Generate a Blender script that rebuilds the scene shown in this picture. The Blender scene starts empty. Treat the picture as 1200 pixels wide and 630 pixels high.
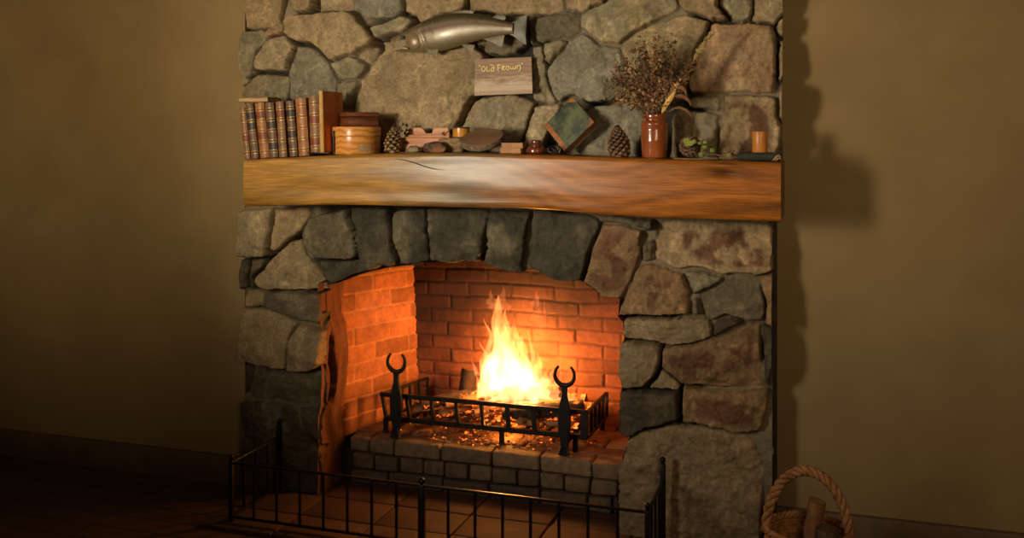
import bpy, bmesh, math, random
import numpy as np
from mathutils import Vector, Matrix, noise as mnoise

random.seed(7)
SC = bpy.context.scene
COL = SC.collection
PI = math.pi

# ------------------------------------------------------------------ camera
YAW = math.radians(18.0)
SN, CS = math.sin(YAW), math.cos(YAW)
FPX, HOR = 1150.0, 160.0            # focal length in pixels, horizon row (1200 x 630 frame)
CAM_Y, CAM_Z = 3.64, 1.49           # camera stands 3.64 m in front of the stone face

def at(px, py, y=0.0):
    """the point of the vertical plane at depth y that shows at a pixel of the photograph"""
    u, v = (px - 600.0) / FPX, (HOR - py) / FPX
    t = (y + CAM_Y) / (SN * u + CS)
    return Vector(((CS * u - SN) * t, y, CAM_Z + v * t))

def ppm(px, y=0.0):
    u = (px - 600.0) / FPX
    return FPX / ((y + CAM_Y) / (SN * u + CS))

cam_d = bpy.data.cameras.new('camera')
cam = bpy.data.objects.new('camera', cam_d)
COL.objects.link(cam)
cam.location = (0, -CAM_Y, CAM_Z)
cam.rotation_euler = (PI / 2, 0, YAW)
cam_d.sensor_fit = 'HORIZONTAL'
cam_d.sensor_width = 36.0
cam_d.lens = FPX / 1200.0 * 36.0
cam_d.shift_y = (HOR - 315.0) / 1200.0
SC.camera = cam

# ------------------------------------------------------------------ colours, noise
def lin(r, g, b):
    def f(c):
        c = c / 255.0
        return c / 12.92 if c <= 0.04045 else ((c + 0.055) / 1.055) ** 2.4
    return (f(r), f(g), f(b), 1.0)

def _hash(ix, iy, seed):
    n = (ix * 374761393 + iy * 668265263 + seed * 974634777) & 0xffffffff
    n = ((n ^ (n >> 13)) * 1274126177) & 0xffffffff
    n = n ^ (n >> 16)
    return (n & 0xffff) / 65535.0

def vnoise(x, y, seed=0):
    ix, iy = np.floor(x).astype(np.int64), np.floor(y).astype(np.int64)
    fx, fy = x - ix, y - iy
    fx, fy = fx * fx * (3 - 2 * fx), fy * fy * (3 - 2 * fy)
    a, b = _hash(ix, iy, seed), _hash(ix + 1, iy, seed)
    c, d = _hash(ix, iy + 1, seed), _hash(ix + 1, iy + 1, seed)
    return (a * (1 - fx) + b * fx) * (1 - fy) + (c * (1 - fx) + d * fx) * fy

def fbm(x, y, o=4, seed=0):
    r, amp, tot = 0.0, 1.0, 0.0
    for k in range(o):
        r = r + amp * vnoise(x * 2 ** k + 17.3 * k, y * 2 ** k - 9.1 * k, seed + k)
        tot += amp
        amp *= 0.5
    return r / tot

def sstep(a, b, x):
    t = np.clip((x - a) / (b - a), 0, 1)
    return t * t * (3 - 2 * t)

# ------------------------------------------------------------------ materials
def mat_nodes(name):
    m = bpy.data.materials.new(name)
    m.use_nodes = True
    nt = m.node_tree
    return m, nt, nt.nodes, nt.links, nt.nodes['Principled BSDF']

def add_noise(nt, scale, detail=6, rough=0.6, stretch=None):
    N, L = nt.nodes, nt.links
    tc = N.new('ShaderNodeTexCoord')
    mp = N.new('ShaderNodeMapping')
    L.new(tc.outputs['Object'], mp.inputs['Vector'])
    if stretch:
        mp.inputs['Scale'].default_value = stretch
    nz = N.new('ShaderNodeTexNoise')
    nz.inputs['Scale'].default_value = scale
    nz.inputs['Detail'].default_value = detail
    nz.inputs['Roughness'].default_value = rough
    L.new(mp.outputs['Vector'], nz.inputs['Vector'])
    return nz

def ramp(nt, src, stops):
    r = nt.nodes.new('ShaderNodeValToRGB')
    e = r.color_ramp.elements
    while len(e) < len(stops):
        e.new(0.5)
    for el, (p, c) in zip(e, stops):
        el.position, el.color = p, c
    nt.links.new(src, r.inputs['Fac'])
    return r

def bump(nt, src, strength, dist, bs):
    b = nt.nodes.new('ShaderNodeBump')
    b.inputs['Strength'].default_value = strength
    b.inputs['Distance'].default_value = dist
    nt.links.new(src, b.inputs['Height'])
    nt.links.new(b.outputs['Normal'], bs.inputs['Normal'])

def mat(name, c1, c2=None, scale=20, rough=0.6, metallic=0.0, bmp=0.3, dist=0.002, stretch=None, lo=0.35, hi=0.65, coat=0.0, spec=0.5):
    """plain procedural material: noise between two colours, with bump"""
    m, nt, N, L, bs = mat_nodes(name)
    if c2 is None:
        c2 = tuple(v * 0.7 for v in c1[:3]) + (1,)
    nz = add_noise(nt, scale, stretch=stretch)
    r = ramp(nt, nz.outputs['Fac'], [(lo, c2), (hi, c1)])
    L.new(r.outputs['Color'], bs.inputs['Base Color'])
    bs.inputs['Roughness'].default_value = rough
    bs.inputs['Metallic'].default_value = metallic
    bs.inputs['Coat Weight'].default_value = coat
    bs.inputs['Coat Roughness'].default_value = 0.25
    bs.inputs['Specular IOR Level'].default_value = spec
    if bmp:
        bump(nt, nz.outputs['Fac'], bmp, dist, bs)
    return m

def mat_attr(name, scale=30, amt=0.35, rough=0.8, bmp=0.5, dist=0.003, metallic=0.0, spec=0.3, coat=0.0, stretch=None):
    """colour comes from the mesh's own colour attribute, broken up by noise"""
    m, nt, N, L, bs = mat_nodes(name)
    a = N.new('ShaderNodeAttribute')
    a.attribute_name = 'Col'
    nz = add_noise(nt, scale, detail=8, rough=0.65, stretch=stretch)
    r = ramp(nt, nz.outputs['Fac'], [(0.3, (1 - amt,) * 3 + (1,)), (0.7, (1 + amt,) * 3 + (1,))])
    mx = N.new('ShaderNodeMix')
    mx.data_type, mx.blend_type = 'RGBA', 'MULTIPLY'
    mx.inputs[0].default_value = 1.0
    L.new(a.outputs['Color'], mx.inputs[6])
    L.new(r.outputs['Color'], mx.inputs[7])
    L.new(mx.outputs[2], bs.inputs['Base Color'])
    bs.inputs['Roughness'].default_value = rough
    bs.inputs['Metallic'].default_value = metallic
    bs.inputs['Specular IOR Level'].default_value = spec
    bs.inputs['Coat Weight'].default_value = coat
    if bmp:
        bump(nt, nz.outputs['Fac'], bmp, dist, bs)
    return m

# ------------------------------------------------------------------ mesh helpers
def empty(name, loc, rz=0.0):
    o = bpy.data.objects.new(name, None)
    o.empty_display_size = 0.05
    o.location, o.rotation_euler = loc, (0, 0, rz)
    COL.objects.link(o)
    return o

def tag(o, label=None, cat=None, group=None, kind=None):
    if label: o['label'] = label
    if cat: o['category'] = cat
    if group: o['group'] = group
    if kind: o['kind'] = kind
    return o

def obj(name, bm, m, parent=None, smooth=True, angle=40, label=None):
    me = bpy.data.meshes.new(name)
    bm.to_mesh(me)
    bm.free()
    return link(name, me, m, parent, smooth, angle, label)

def link(name, me, m, parent=None, smooth=True, angle=40, label=None):
    me.materials.append(m)
    if smooth:
        me.polygons.foreach_set('use_smooth', [True] * len(me.polygons))
        if angle and angle < 180:
            try:
                me.set_sharp_from_angle(angle=math.radians(angle))
            except Exception:
                pass
    o = bpy.data.objects.new(name, me)
    COL.objects.link(o)
    if parent:
        o.parent = parent
    if label:
        o['label'] = label
    return o

def raw(name, verts, faces, m, parent=None, smooth=True, angle=40, cols=None, label=None):
    me = bpy.data.meshes.new(name)
    me.from_pydata([tuple(v) for v in verts], [], faces)
    me.update()
    if cols is not None:
        ca = me.color_attributes.new('Col', 'FLOAT_COLOR', 'POINT')
        ca.data.foreach_set('color', np.asarray(cols, dtype=np.float32).ravel())
    return link(name, me, m, parent, smooth, angle, label)

def box(bm, c, s, rot=None, bev=0.0, seg=2):
    r = bmesh.ops.create_cube(bm, size=1.0)
    vs = r['verts']
    for v in vs:
        v.co = Vector((v.co.x * s[0], v.co.y * s[1], v.co.z * s[2]))
    if bev:
        es = list({e for v in vs for e in v.link_edges})
        g = bmesh.ops.bevel(bm, geom=es, offset=bev, segments=seg, affect='EDGES', profile=0.5)
        vs = list({v for f in g['faces'] for v in f.verts} | {v for v in vs if v.is_valid})
    mt = Matrix.Translation(Vector(c)) @ (rot.to_4x4() if rot else Matrix())
    for v in vs:
        v.co = mt @ v.co
    return vs

def tube(bm, pts, rad, n=8, caps=True, flat=1.0):
    """a tube through points; rad a number or one radius per point"""
    pts = [Vector(p) for p in pts]
    if not hasattr(rad, '__len__'):
        rad = [rad] * len(pts)
    up0 = Vector((0, 0, 1))
    rings, prev = [], None
    for i, p in enumerate(pts):
        d = (pts[min(i + 1, len(pts) - 1)] - pts[max(i - 1, 0)])
        if d.length < 1e-9:
            d = up0
        d.normalize()
        if prev is None:
            a = d.cross(Vector((0, 1, 0)))
            if a.length < 0.05:
                a = d.cross(Vector((1, 0, 0)))
        else:
            a = prev - d * prev.dot(d)
        a.normalize()
        prev = a
        b = d.cross(a)
        rings.append([bm.verts.new(p + (a * math.cos(2 * PI * k / n) + b * flat * math.sin(2 * PI * k / n)) * rad[i]) for k in range(n)])
    for r0, r1 in zip(rings, rings[1:]):
        for k in range(n):
            bm.faces.new((r0[k], r0[(k + 1) % n], r1[(k + 1) % n], r1[k]))
    if caps:
        bm.faces.new(list(reversed(rings[0])))
        bm.faces.new(rings[-1])
    return rings

def lathe(bm, prof, n=32, c=(0, 0, 0), cap0=True, cap1=True):
    c = Vector(c)
    rings = []
    for r, z in prof:
        rings.append([bm.verts.new(c + Vector((r * math.cos(2 * PI * k / n), r * math.sin(2 * PI * k / n), z))) for k in range(n)])
    for r0, r1 in zip(rings, rings[1:]):
        for k in range(n):
            bm.faces.new((r0[k], r0[(k + 1) % n], r1[(k + 1) % n], r1[k]))
    if cap0: bm.faces.new(list(reversed(rings[0])))
    if cap1: bm.faces.new(rings[-1])
    return rings

def prism(bm, pts, y0, y1):
    """extrude an x-z outline from y0 to y1"""
    a = [bm.verts.new((p[0], y0, p[1])) for p in pts]
    b = [bm.verts.new((p[0], y1, p[1])) for p in pts]
    n = len(pts)
    bm.faces.new(a)
    bm.faces.new(list(reversed(b)))
    for k in range(n):
        bm.faces.new((a[k], b[k], b[(k + 1) % n], a[(k + 1) % n]))
    bmesh.ops.recalc_face_normals(bm, faces=bm.faces)

def jitter(bm, amp, freq, seed=0):
    for v in bm.verts:
        v.co += mnoise.noise_vector(v.co * freq + Vector((seed * 3.7, seed * 1.3, seed))) * amp

# ================================================================== THE SETTING
PAL = {
    'tan': (156, 134, 100), 'tan2': (150, 132, 102), 'brown': (146, 124, 92), 'red': (142, 114, 86), 'blue': (130, 123, 103),
    'grey': (136, 124, 98), 'green': (132, 122, 96), 'dark': (102, 91, 70), 'soot': (68, 62, 47), 'olive': (146, 128, 94),
    'speck': (154, 130, 96), 'pink': (158, 128, 98), 'char': (78, 67, 51), 'lgrey': (138, 118, 88), 'lbrown': (134, 106, 74),
}
MORTAR = (122, 110, 88)

STONES = []           # (polygon in wall coordinates, colour key)
def crop(ox, oy, s, items):
    for key, pts in items:
        w = []
        for cx, cy in pts:
            p = at(ox + cx / s, oy + (cy if cy > -20 else cy * 14) / s, 0)
            w.append((p.x, p.z))
        STONES.append((np.array(w), key))

crop(280, 0, 5.25, [
 ('brown', [(-5,-20),(270,-20),(275,20),(240,110),(235,145),(190,165),(100,180),(-5,185)]),
 ('grey', [(285,-20),(300,-20),(330,50),(348,78),(300,125),(245,145),(250,90),(283,20)]),
 ('brown', [(312,-20),(480,-20),(470,40),(450,80),(390,85),(340,45)]),
 ('tan2', [(488,-20),(702,-20),(695,40),(650,72),(560,65),(460,80),(475,30)]),
 ('tan', [(320,110),(400,95),(560,84),(700,78),(740,110),(800,190),(835,245),(770,290),(740,325),(640,355),(585,378),(520,310),(480,272),(400,256),(340,235),(318,200)]),
 ('grey', [(-5,195),(100,190),(155,182),(158,220),(182,260),(130,320),(98,400),(68,490),(30,442),(-5,440)]),
 ('pink', [(195,170),(300,152),(308,198),(240,225),(197,238)]),
 ('tan2', [(175,272),(240,230),(300,218),(325,240),(343,300),(338,370),(325,440),(220,440),(150,438),(122,380),(132,330)]),
 ('green', [(60,500),(140,458),(320,458),(323,500),(312,560),(308,640),(-5,640),(20,560)]),
 ('blue', [(385,290),(470,287),(520,332),(580,407),(603,470),(608,560),(598,640),(337,640),(342,530),(348,400)]),
 ('green', [(592,387),(690,352),(740,372),(793,402),(783,450),(730,488),(640,488),(612,460)]),
 ('grey', [(748,332),(800,312),(872,285),(878,300),(848,340),(810,388),(760,363),(738,350)]),
 ('green', [(628,512),(733,502),(743,530),(700,600),(668,660),(602,660),(622,560)]),
 ('grey', [(-5,452),(38,470),(62,500),(18,555),(-5,560)]),
])
crop(400, 0, 5.25, [
 ('blue', [(82,-20),(378,-20),(373,60),(340,98),(240,113),(130,93),(77,60)]),
 ('brown', [(405,-20),(740,-20),(750,40),(700,80),(600,88),(500,120),(420,82),(397,78)]),
 ('grey', [(215,172),(300,147),(390,108),(450,122),(420,162),(380,187),(300,217),(237,235)]),
])
crop(0, 0, 1.0, [
 ('tan', [(447,48),(462,45),(500,43),(562,50),(567,62),(558,112),(549,125),(540,140),(525,160),(490,192),(412,192),(415,126),(425,96),(437,80),(446,60)]),
 ('grey', [(541,152),(553,117),(600,113),(622,122),(613,145),(606,168),(598,190),(528,190)]),
 ('tan2', [(628,127),(652,125),(649,140),(640,165),(625,190),(608,190),(618,170),(622,150)]),
 ('blue', [(688,134),(700,123),(730,119),(750,128),(757,150),(750,192),(640,192),(658,162)]),
 ('brown', [(278,363),(300,362),(330,366),(350,377),(344,390),(341,402),(339,428),(322,431),(303,424),(278,421)]),
 ('char', [(278,471),(303,470),(328,473),(349,479),(351,495),(361,512),(374,527),(375,600),(278,600)]),
])
crop(0, 0, 1.0, [
 ('tan', [(283,112),(306,118),(328,112),(330,178),(308,182),(283,180)]), ('grey', [(283,184),(322,186),(330,236),(283,236)]), ('green', [(335,128),(372,122),(408,128),(407,186),(336,184)]),
 ('brown', [(328,190),(420,192),(424,236),(336,237)]), ('grey', [(428,196),(520,198),(522,238),(430,238)]), ('tan2', [(526,196),(640,196),(644,240),(528,240)]), ('brown', [(648,198),(760,198),(766,252),(650,246)]), ('grey', [(770,198),(905,198),(905,252),(772,252)]),
])
crop(560, 0, 4.2, [
 ('brown', [(-60,-20),(400,-20),(405,48),(340,68),(260,68),(130,58),(40,52),(-60,52)]),
 ('brown', [(428,-20),(620,-20),(600,10),(540,40),(480,48),(422,38)]),
 ('dark', [(252,88),(300,82),(400,62),(470,57),(493,77),(488,150),(460,178),(340,203),(300,212),(252,208),(242,150)]),
 ('olive', [(522,120),(517,75),(560,42),(640,12),(675,-20),(910,-20),(988,30),(968,58),(850,113),(750,168),(700,218),(612,212),(547,160)]),
 ('grey', [(347,212),(408,202),(423,212),(400,248),(350,308),(337,298),(332,240)]),
 ('blue', [(540,167),(590,217),(690,237),(730,290),(740,380),(725,440),(680,488),(610,513),(540,503),(480,450),(430,460),(387,488),(352,420),(347,350),(372,300),(440,232),(490,192)]),
 ('grey', [(277,290),(272,237),(300,227),(318,237),(328,300),(333,345),(348,420),(378,488),(330,492),(282,480)]),
 ('dark', [(-20,62),(228,82),(232,208),(185,268),(132,278),(-30,258)]),
])
crop(720, 0, 4.2, [
 ('brown', [(342,45),(322,20),(342,-20),(478,-20),(503,30),(543,80),(556,93),(480,95),(400,67),(352,60)]),
 ('grey', [(512,-20),(663,-20),(663,60),(630,98),(562,85),(522,40)]),
 ('tan2', [(690,-20),(830,-20),(830,60),(790,108),(750,103),(687,95)]),
 ('brown', [(803,112),(832,80),(832,180),(803,160),(793,130)]),
 ('olive', [(47,202),(150,152),(270,97),(340,77),(400,92),(453,107),(438,170),(398,250),(378,330),(350,400),(340,470),(200,500),(60,400),(32,280)]),
 ('red', [(470,122),(492,108),(640,111),(758,118),(783,150),(798,220),(798,350),(768,458),(640,453),(530,458),(370,458),(352,400),(402,270),(432,190)]),
 ('grey', [(372,472),(518,468),(518,538),(440,538),(375,528)]),
 ('green', [(312,548),(380,543),(498,558),(507,580),(498,640),(488,700),(488,780),(280,780),(292,600)]),
 ('speck', [(540,472),(640,468),(793,483),(803,560),(800,800),(518,800),(527,640)]),
 ('brown', [(815,400),(832,390),(832,600),(812,560),(808,470)]),
 ('brown', [(805,195),(832,190),(832,380),(806,430)]),
])
crop(280, 235, 4.2, [
 ('tan2', [(-5,52),(60,37),(178,42),(183,110),(163,200),(153,268),(60,277),(-5,267)]),
 ('tan', [(192,47),(343,42),(348,90),(318,140),(250,197),(190,247),(177,238),(187,150)]),
 ('char', [(-5,285),(48,285),(48,428),(-5,428)]),
 ('char', [(67,292),(128,292),(132,310),(80,368),(70,428),(62,428)]),
 ('tan', [(262,197),(300,202),(338,270),(398,360),(426,433),(300,438),(102,430),(80,380),(162,292)]),
 ('dark', [(380,90),(440,75),(555,60),(565,100),(588,160),(598,250),(570,280),(440,288),(370,283),(332,200),(333,150)]),
 ('soot', [(377,292),(570,287),(600,292),(638,340),(480,395),(430,388),(402,340)]),
 ('soot', [(562,47),(718,42),(733,90),(757,170),(777,290),(770,308),(650,330),(612,250),(592,170),(567,90)]),
 ('brown', [(40,442),(113,447),(128,470),(128,523),(37,523)]),
 ('dark', [(150,452),(410,457),(400,510),(395,600),(380,608),(300,588),(240,558),(142,513),(147,480)]),
])
crop(280, 370, 5.25, [
 ('lgrey', [(410,42),(480,67),(518,92),(513,150),(518,280),(480,308),(420,343),(350,338),(330,308),(317,250),(327,130),(352,80)]),
 ('char', [(-10,287),(78,292),(73,380),(48,470),(-10,478)]),
 ('dark', [(107,322),(250,322),(340,347),(440,347),(518,347),(518,450),(498,543),(380,548),(240,523),(120,508),(67,478),(92,390)]),
])
crop(280, 470, 5.25, [('char', [(372,42),(493,42),(498,120),(508,240),(500,268),(480,258),(420,208),(387,150)])])
crop(420, 235, 4.2, [
 ('soot', [(167,55),(200,42),(332,42),(338,150),(353,270),(348,298),(200,308),(187,250),(167,130)]),
 ('soot', [(347,47),(638,42),(638,120),(628,250),(600,288),(480,308),(370,298),(352,180)]),
 ('soot', [(657,52),(843,52),(838,100),(823,300),(808,343),(720,328),(632,298),(642,150)]),
])
crop(600, 235, 4.2, [
 ('soot', [(115,57),(330,57),(420,82),(436,105),(398,200),(368,290),(338,393),(200,378),(150,353),(72,308),(82,230),(102,110)]),
 ('lbrown', [(450,112),(560,122),(648,142),(638,200),(636,260),(588,380),(535,478),(450,463),(347,403),(382,300),(404,220)]),
 ('dark', [(340,52),(560,77),(698,90),(698,138),(660,148),(560,112),(452,98),(400,73)]),
 ('dark', [(652,222),(693,192),(693,288),(650,298),(642,270)]),
])
crop(720, 250, 4.2, [
 ('speck', [(215,52),(300,37),(480,37),(650,52),(778,62),(783,170),(768,288),(680,298),(560,293),(490,283),(400,258),(300,268),(207,223),(202,140)]),
 ('lbrown', [(122,262),(180,243),(260,267),(333,292),(368,370),(378,420),(373,488),(240,498),(100,498),(15,503),(22,480),(62,400)]),
 ('green', [(347,282),(400,277),(490,302),(528,317),(500,348),(400,388),(372,340)]),
 ('dark', [(422,400),(530,342),(560,303),(680,312),(718,360),(743,450),(733,518),(680,518),(540,488),(490,538),(442,480)]),
 ('lbrown', [(740,312),(780,302),(785,560),(742,528),(757,440),(727,350)]),
 ('dark', [(385,417),(408,412),(433,488),(400,498),(382,480)]),
])
crop(720, 370, 4.2, [
 ('lgrey', [(42,15),(260,7),(460,22),(473,60),(463,103),(380,128),(280,138),(120,123),(47,100)]),
 ('char', [(492,32),(560,17),(628,40),(560,68),(492,98)]),
 ('lbrown', [(252,142),(400,142),(500,107),(600,62),(650,42),(700,47),(713,120),(728,260),(733,343),(500,343),(400,338),(335,323),(292,280),(242,240),(237,190)]),
 ('lgrey', [(32,132),(120,132),(218,142),(223,220),(193,300),(150,348),(50,353),(32,280)]),
 ('lgrey', [(232,272),(270,292),(316,342),(308,363),(152,358),(202,310)]),
 ('char', [(42,372),(200,372),(308,377),(313,510),(270,528),(150,548),(100,578),(22,568),(27,470)]),
 ('lbrown', [(342,352),(500,362),(743,367),(743,420),(708,558),(600,568),(460,528),(337,518)]),
 ('char', [(738,45),(780,60),(784,180),(752,340),(738,332),(735,250)]),
])
crop(680, 480, 4.2, [('lgrey', [(290,112),(400,92),(560,82),(700,107),(800,127),(848,180),(878,260),(883,420),(878,480),(868,700),(192,700),(192,440),(187,330),(232,180)])])

OPEN_PX = [(374,640),(375,585),(375,560),(374,540),(376,525),(374,490),(377,470),(379,450),(379,432),(380,410),(379,388),(376,370),(375,350),
 (377,334),(384,331),(394,329),(412,322),(432,316),(463,310),(490,308.5),(512,309),(534,309.5),(550,307.5),(563,306.5),(577,309),(591,314),(613,317.5),
 (624,315),(636,320),(648,325),(665,328),(681,329.5),(694,338),(707,346),(727,349.5),(724,370),(730,377),(731,394),(727,408),(727,437),(729,453),(726,482),
 (725,506),(738,510),(735,523),(729,540),(724,558),(725,585),(725,640)]
OPEN = np.array([(at(a, b, 0).x, at(a, b, 0).z) for a, b in OPEN_PX])

def poly_sd(P, X, Z):
    """distance to the polygon's edge, positive inside"""
    n = len(P)
    d = np.full(X.shape, 1e9)
    ins = np.zeros(X.shape, dtype=bool)
    for i in range(n):
        ax, az = P[i]
        bx, bz = P[(i + 1) % n]
        ex, ez = bx - ax, bz - az
        wx, wz = X - ax, Z - az
        t = np.clip((wx * ex + wz * ez) / (ex * ex + ez * ez + 1e-12), 0, 1)
        d = np.minimum(d, (wx - ex * t) ** 2 + (wz - ez * t) ** 2)
        cond = (az > Z) != (bz > Z)
        xi = ex * (Z - az) / (bz - az + (1e-12 if bz == az else 0)) + ax
        ins ^= cond & (X < xi)
    d = np.sqrt(d)
    return np.where(ins, d, -d)

WX0, WX1, WZ1 = -2.395, -0.165, 2.32
def stone_wall():
    st = 0.0045
    nx, nz = int((WX1 - WX0) / st) + 1, int((WZ1 + 0.01) / st) + 1
    xs, zs = np.linspace(WX0, WX1, nx), np.linspace(-0.01, WZ1, nz)
    X, Z = np.meshgrid(xs, zs)
    wx = X + 0.012 * (fbm(X * 16, Z * 16, 4, 1) - 0.5) + 0.008 * (fbm(X * 55, Z * 55, 3, 90) - .5)
    wz = Z + 0.012 * (fbm(X * 16, Z * 16, 4, 31) - 0.5) + 0.008 * (fbm(X * 55, Z * 55, 3, 95) - .5)
    best = np.full(X.shape, -1.0)
    second = np.full(X.shape, -1.0)
    own = np.full(X.shape, -1, dtype=int)
    for k, (P, key) in enumerate(STONES):
        x0, z0 = P.min(0) - 0.04
        x1, z1 = P.max(0) + 0.04
        i0, i1 = np.searchsorted(xs, [x0, x1])
        j0, j1 = np.searchsorted(zs, [z0, z1])
        if i1 - i0 < 2 or j1 - j0 < 2:
            continue
        sl = (slice(j0, j1), slice(i0, i1))
        sd = poly_sd(P, wx[sl], wz[sl])
        b = best[sl]
        up_ = sd > b
        second[sl] = np.where(up_, b, np.maximum(second[sl], sd))
        own[sl] = np.where(up_, k, own[sl])
        best[sl] = np.where(up_, sd, b)
    reach = 0.004 + 0.012 * sstep(.3, .6, fbm(X * 5, Z * 5, 3, 77))
    gapw = 0.0012 + 0.0045 * sstep(.40, .66, fbm(X * 6, Z * 6, 3, 78))
    EDGE = np.minimum(best + reach, 0.5 * (best - second)) - gapw
    H = np.zeros(X.shape)
    mortar = np.array(lin(*MORTAR)[:3])
    gapn = fbm(X * 3.2, Z * 3.2, 3, 60)
    deep = 0.014 + 0.055 * sstep(0.38, 0.54, gapn)
    H = -deep + 0.006 * (fbm(X * 40, Z * 40, 3, 61) - 0.5)
    C = np.ones(X.shape + (3,)) * mortar
    C *= (0.75 + 0.5 * fbm(X * 14, Z * 14, 3, 62))[..., None]
    C *= (1.0 - 0.88 * sstep(0.38, 0.52, gapn))[..., None]
    # deep joints painted near-black: the shade of open cracks put into the colour
    rng = np.random.RandomState(4)
    for k, (P, key) in enumerate(STONES):
        x0, z0 = P.min(0) - 0.03
        x1, z1 = P.max(0) + 0.03
        i0, i1 = np.searchsorted(xs, [x0, x1])
        j0, j1 = np.searchsorted(zs, [z0, z1])
        if i1 - i0 < 2 or j1 - j0 < 2:
            continue
        sl = (slice(j0, j1), slice(i0, i1))
        sd = poly_sd(P, wx[sl], wz[sl])
        x, z = X[sl], Z[sl]
        size = math.sqrt((P[:, 0].max() - P[:, 0].min()) * (P[:, 1].max() - P[:, 1].min()))
        base = rng.uniform(0.014, 0.030)
        tx, tz = rng.uniform(-0.10, 0.10, 2)
        cx, cz = P.mean(0)
        sd = EDGE[sl]
        ed = rng.uniform(0.004, 0.008)
        prof = sstep(-0.001, ed, sd)
        n1 = fbm(x * 7 + k * 5, z * 7, 4, k)
        n2 = fbm(x * 22 + k, z * 22, 4, k + 50)
        n3 = fbm(x * 75, z * 75, 3, k + 99)
        # cleft layers: soft terraces like split field stone
        q = n1 * 7 + (x * rng.uniform(-4, 4) + z * rng.uniform(-4, 4))
        terr = np.floor(q) + sstep(0.55, 1.0, q - np.floor(q))
        h = base + np.clip(tx * (x - cx) + tz * (z - cz), -.014, .014) + 0.026 * (n1 - 0.5) + 0.014 * (n2 - 0.5) + 0.006 * (n3 - 0.5) + 0.004 * (terr - 3)
        h += 0.003 * sstep(0, 0.03, sd)
        nf_ = rng.randint(3, 6)
        fac = np.zeros(x.shape)
        for q_ in range(nf_):
            th_ = 2 * np.pi * (q_ + rng.uniform(-.35, .35)) / nf_
            sl_ = rng.uniform(.10, .34)
            rd_ = size * rng.uniform(.12, .36)
            fac = np.minimum(fac, -sl_ * ((x - cx) * np.cos(th_) + (z - cz) * np.sin(th_) - rd_ + .02 * (n2 - .5)))
        h = h + np.maximum(fac, -.013)
        h += 0.010 * (np.abs(fbm(x * 19 + k, z * 26, 4, k + 70) - .5) * 2 - .3)
        dp = deep[sl]
        hh = -dp + (h + dp) * prof
        m = (sd > -0.001) & (own[sl] == k)
        H[sl] = np.where(m, hh, H[sl])
        c1 = np.array(lin(*PAL[key])[:3])
        c1 = c1 * rng.uniform(0.88, 1.12)
        alt = np.array(lin(*PAL[rng.choice(['tan', 'grey', 'brown', 'red'] if key not in ('soot', 'char', 'dark', 'blue') else ['dark', 'grey', 'green'])])[:3])
        blot = sstep(0.50, 0.72, fbm(x * 9 + 3 * k, z * 9, 4, k + 7))
        amt = 0.85 if key in ('speck', 'red', 'lbrown', 'olive') else 0.45
        if key in ('speck', 'lbrown'):
            alt = np.array(lin(96, 60, 40)[:3])
            blot = sstep(0.46, 0.6, fbm(x * 16 + 3 * k, z * 16, 5, k + 7)) * sstep(0.008, 0.05, sd)
        col = c1 * (1 - blot[..., None] * amt) + alt * blot[..., None] * amt
        vein = sstep(0.035, 0.0, np.abs(fbm(x * 6, z * 6 + k, 4, k + 13) - 0.5))
        col = col * (1 + 0.35 * vein[..., None] * (0.4 + n2[..., None]))
        col = col * (0.62 + 0.76 * n2)[..., None] * (0.8 + 0.4 * n3)[..., None]
        edge = sstep(-0.0005, 0.003, sd)[..., None]
        C[sl] = np.where(m[..., None], col * edge + C[sl] * (1 - edge), C[sl])
    # chimney soot above the arch: dirt that has settled into the stone
    sdo = poly_sd(OPEN, X, Z)
    V = np.stack([X, -H, Z], -1).reshape(-1, 3)
    idx = np.arange(nx * nz).reshape(nz, nx)
    F = np.stack([idx[:-1, :-1], idx[:-1, 1:], idx[1:, 1:], idx[1:, :-1]], -1)
    warp_sd = poly_sd(OPEN, wx, wz)
    cell = warp_sd[:-1, :-1]
    F = F[cell < 0.002].reshape(-1, 4)
    # right-hand edge of the breast below the mantel draws in a little
    edge_x = at(905, 400, 0).x
    cx = 0.5 * (X[:-1, :-1] + X[:-1, 1:])[cell < 0.002]
    cz = Z[:-1, :-1][cell < 0.002]
    keep = ~((cx > edge_x + 0.008 * (fbm(cz * 20, cz * 0, 3, 3) - .5)) & (cz < 1.22))
    F = F[keep]
    used = np.zeros(len(V), bool)
    used[F.ravel()] = True
    remap = np.cumsum(used) - 1
    me = bpy.data.meshes.new('wall_back')
    V2 = V[used]
    F2 = remap[F]
    me.vertices.add(len(V2)); me.vertices.foreach_set('co', V2.astype(np.float32).ravel())
    me.loops.add(F2.size); me.loops.foreach_set('vertex_index', F2.astype(np.int32).ravel())
    me.polygons.add(len(F2))
    me.polygons.foreach_set('loop_start', np.arange(0, F2.size, 4, dtype=np.int32))
    me.polygons.foreach_set('loop_total', np.full(len(F2), 4, dtype=np.int32))
    me.update(calc_edges=True)
    ca = me.color_attributes.new('Col', 'FLOAT_COLOR', 'POINT')
    cc = np.ones((len(V2), 4), np.float32)
    cc[:, :3] = C.reshape(-1, 3)[used]
    ca.data.foreach_set('color', cc.ravel())
    return link('wall_back', me, mat_attr('field_stone', 85, 0.34, 0.78, 0.75, 0.005, spec=0.35), None, True, 180)
wb = tag(stone_wall(), kind='structure')

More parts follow.
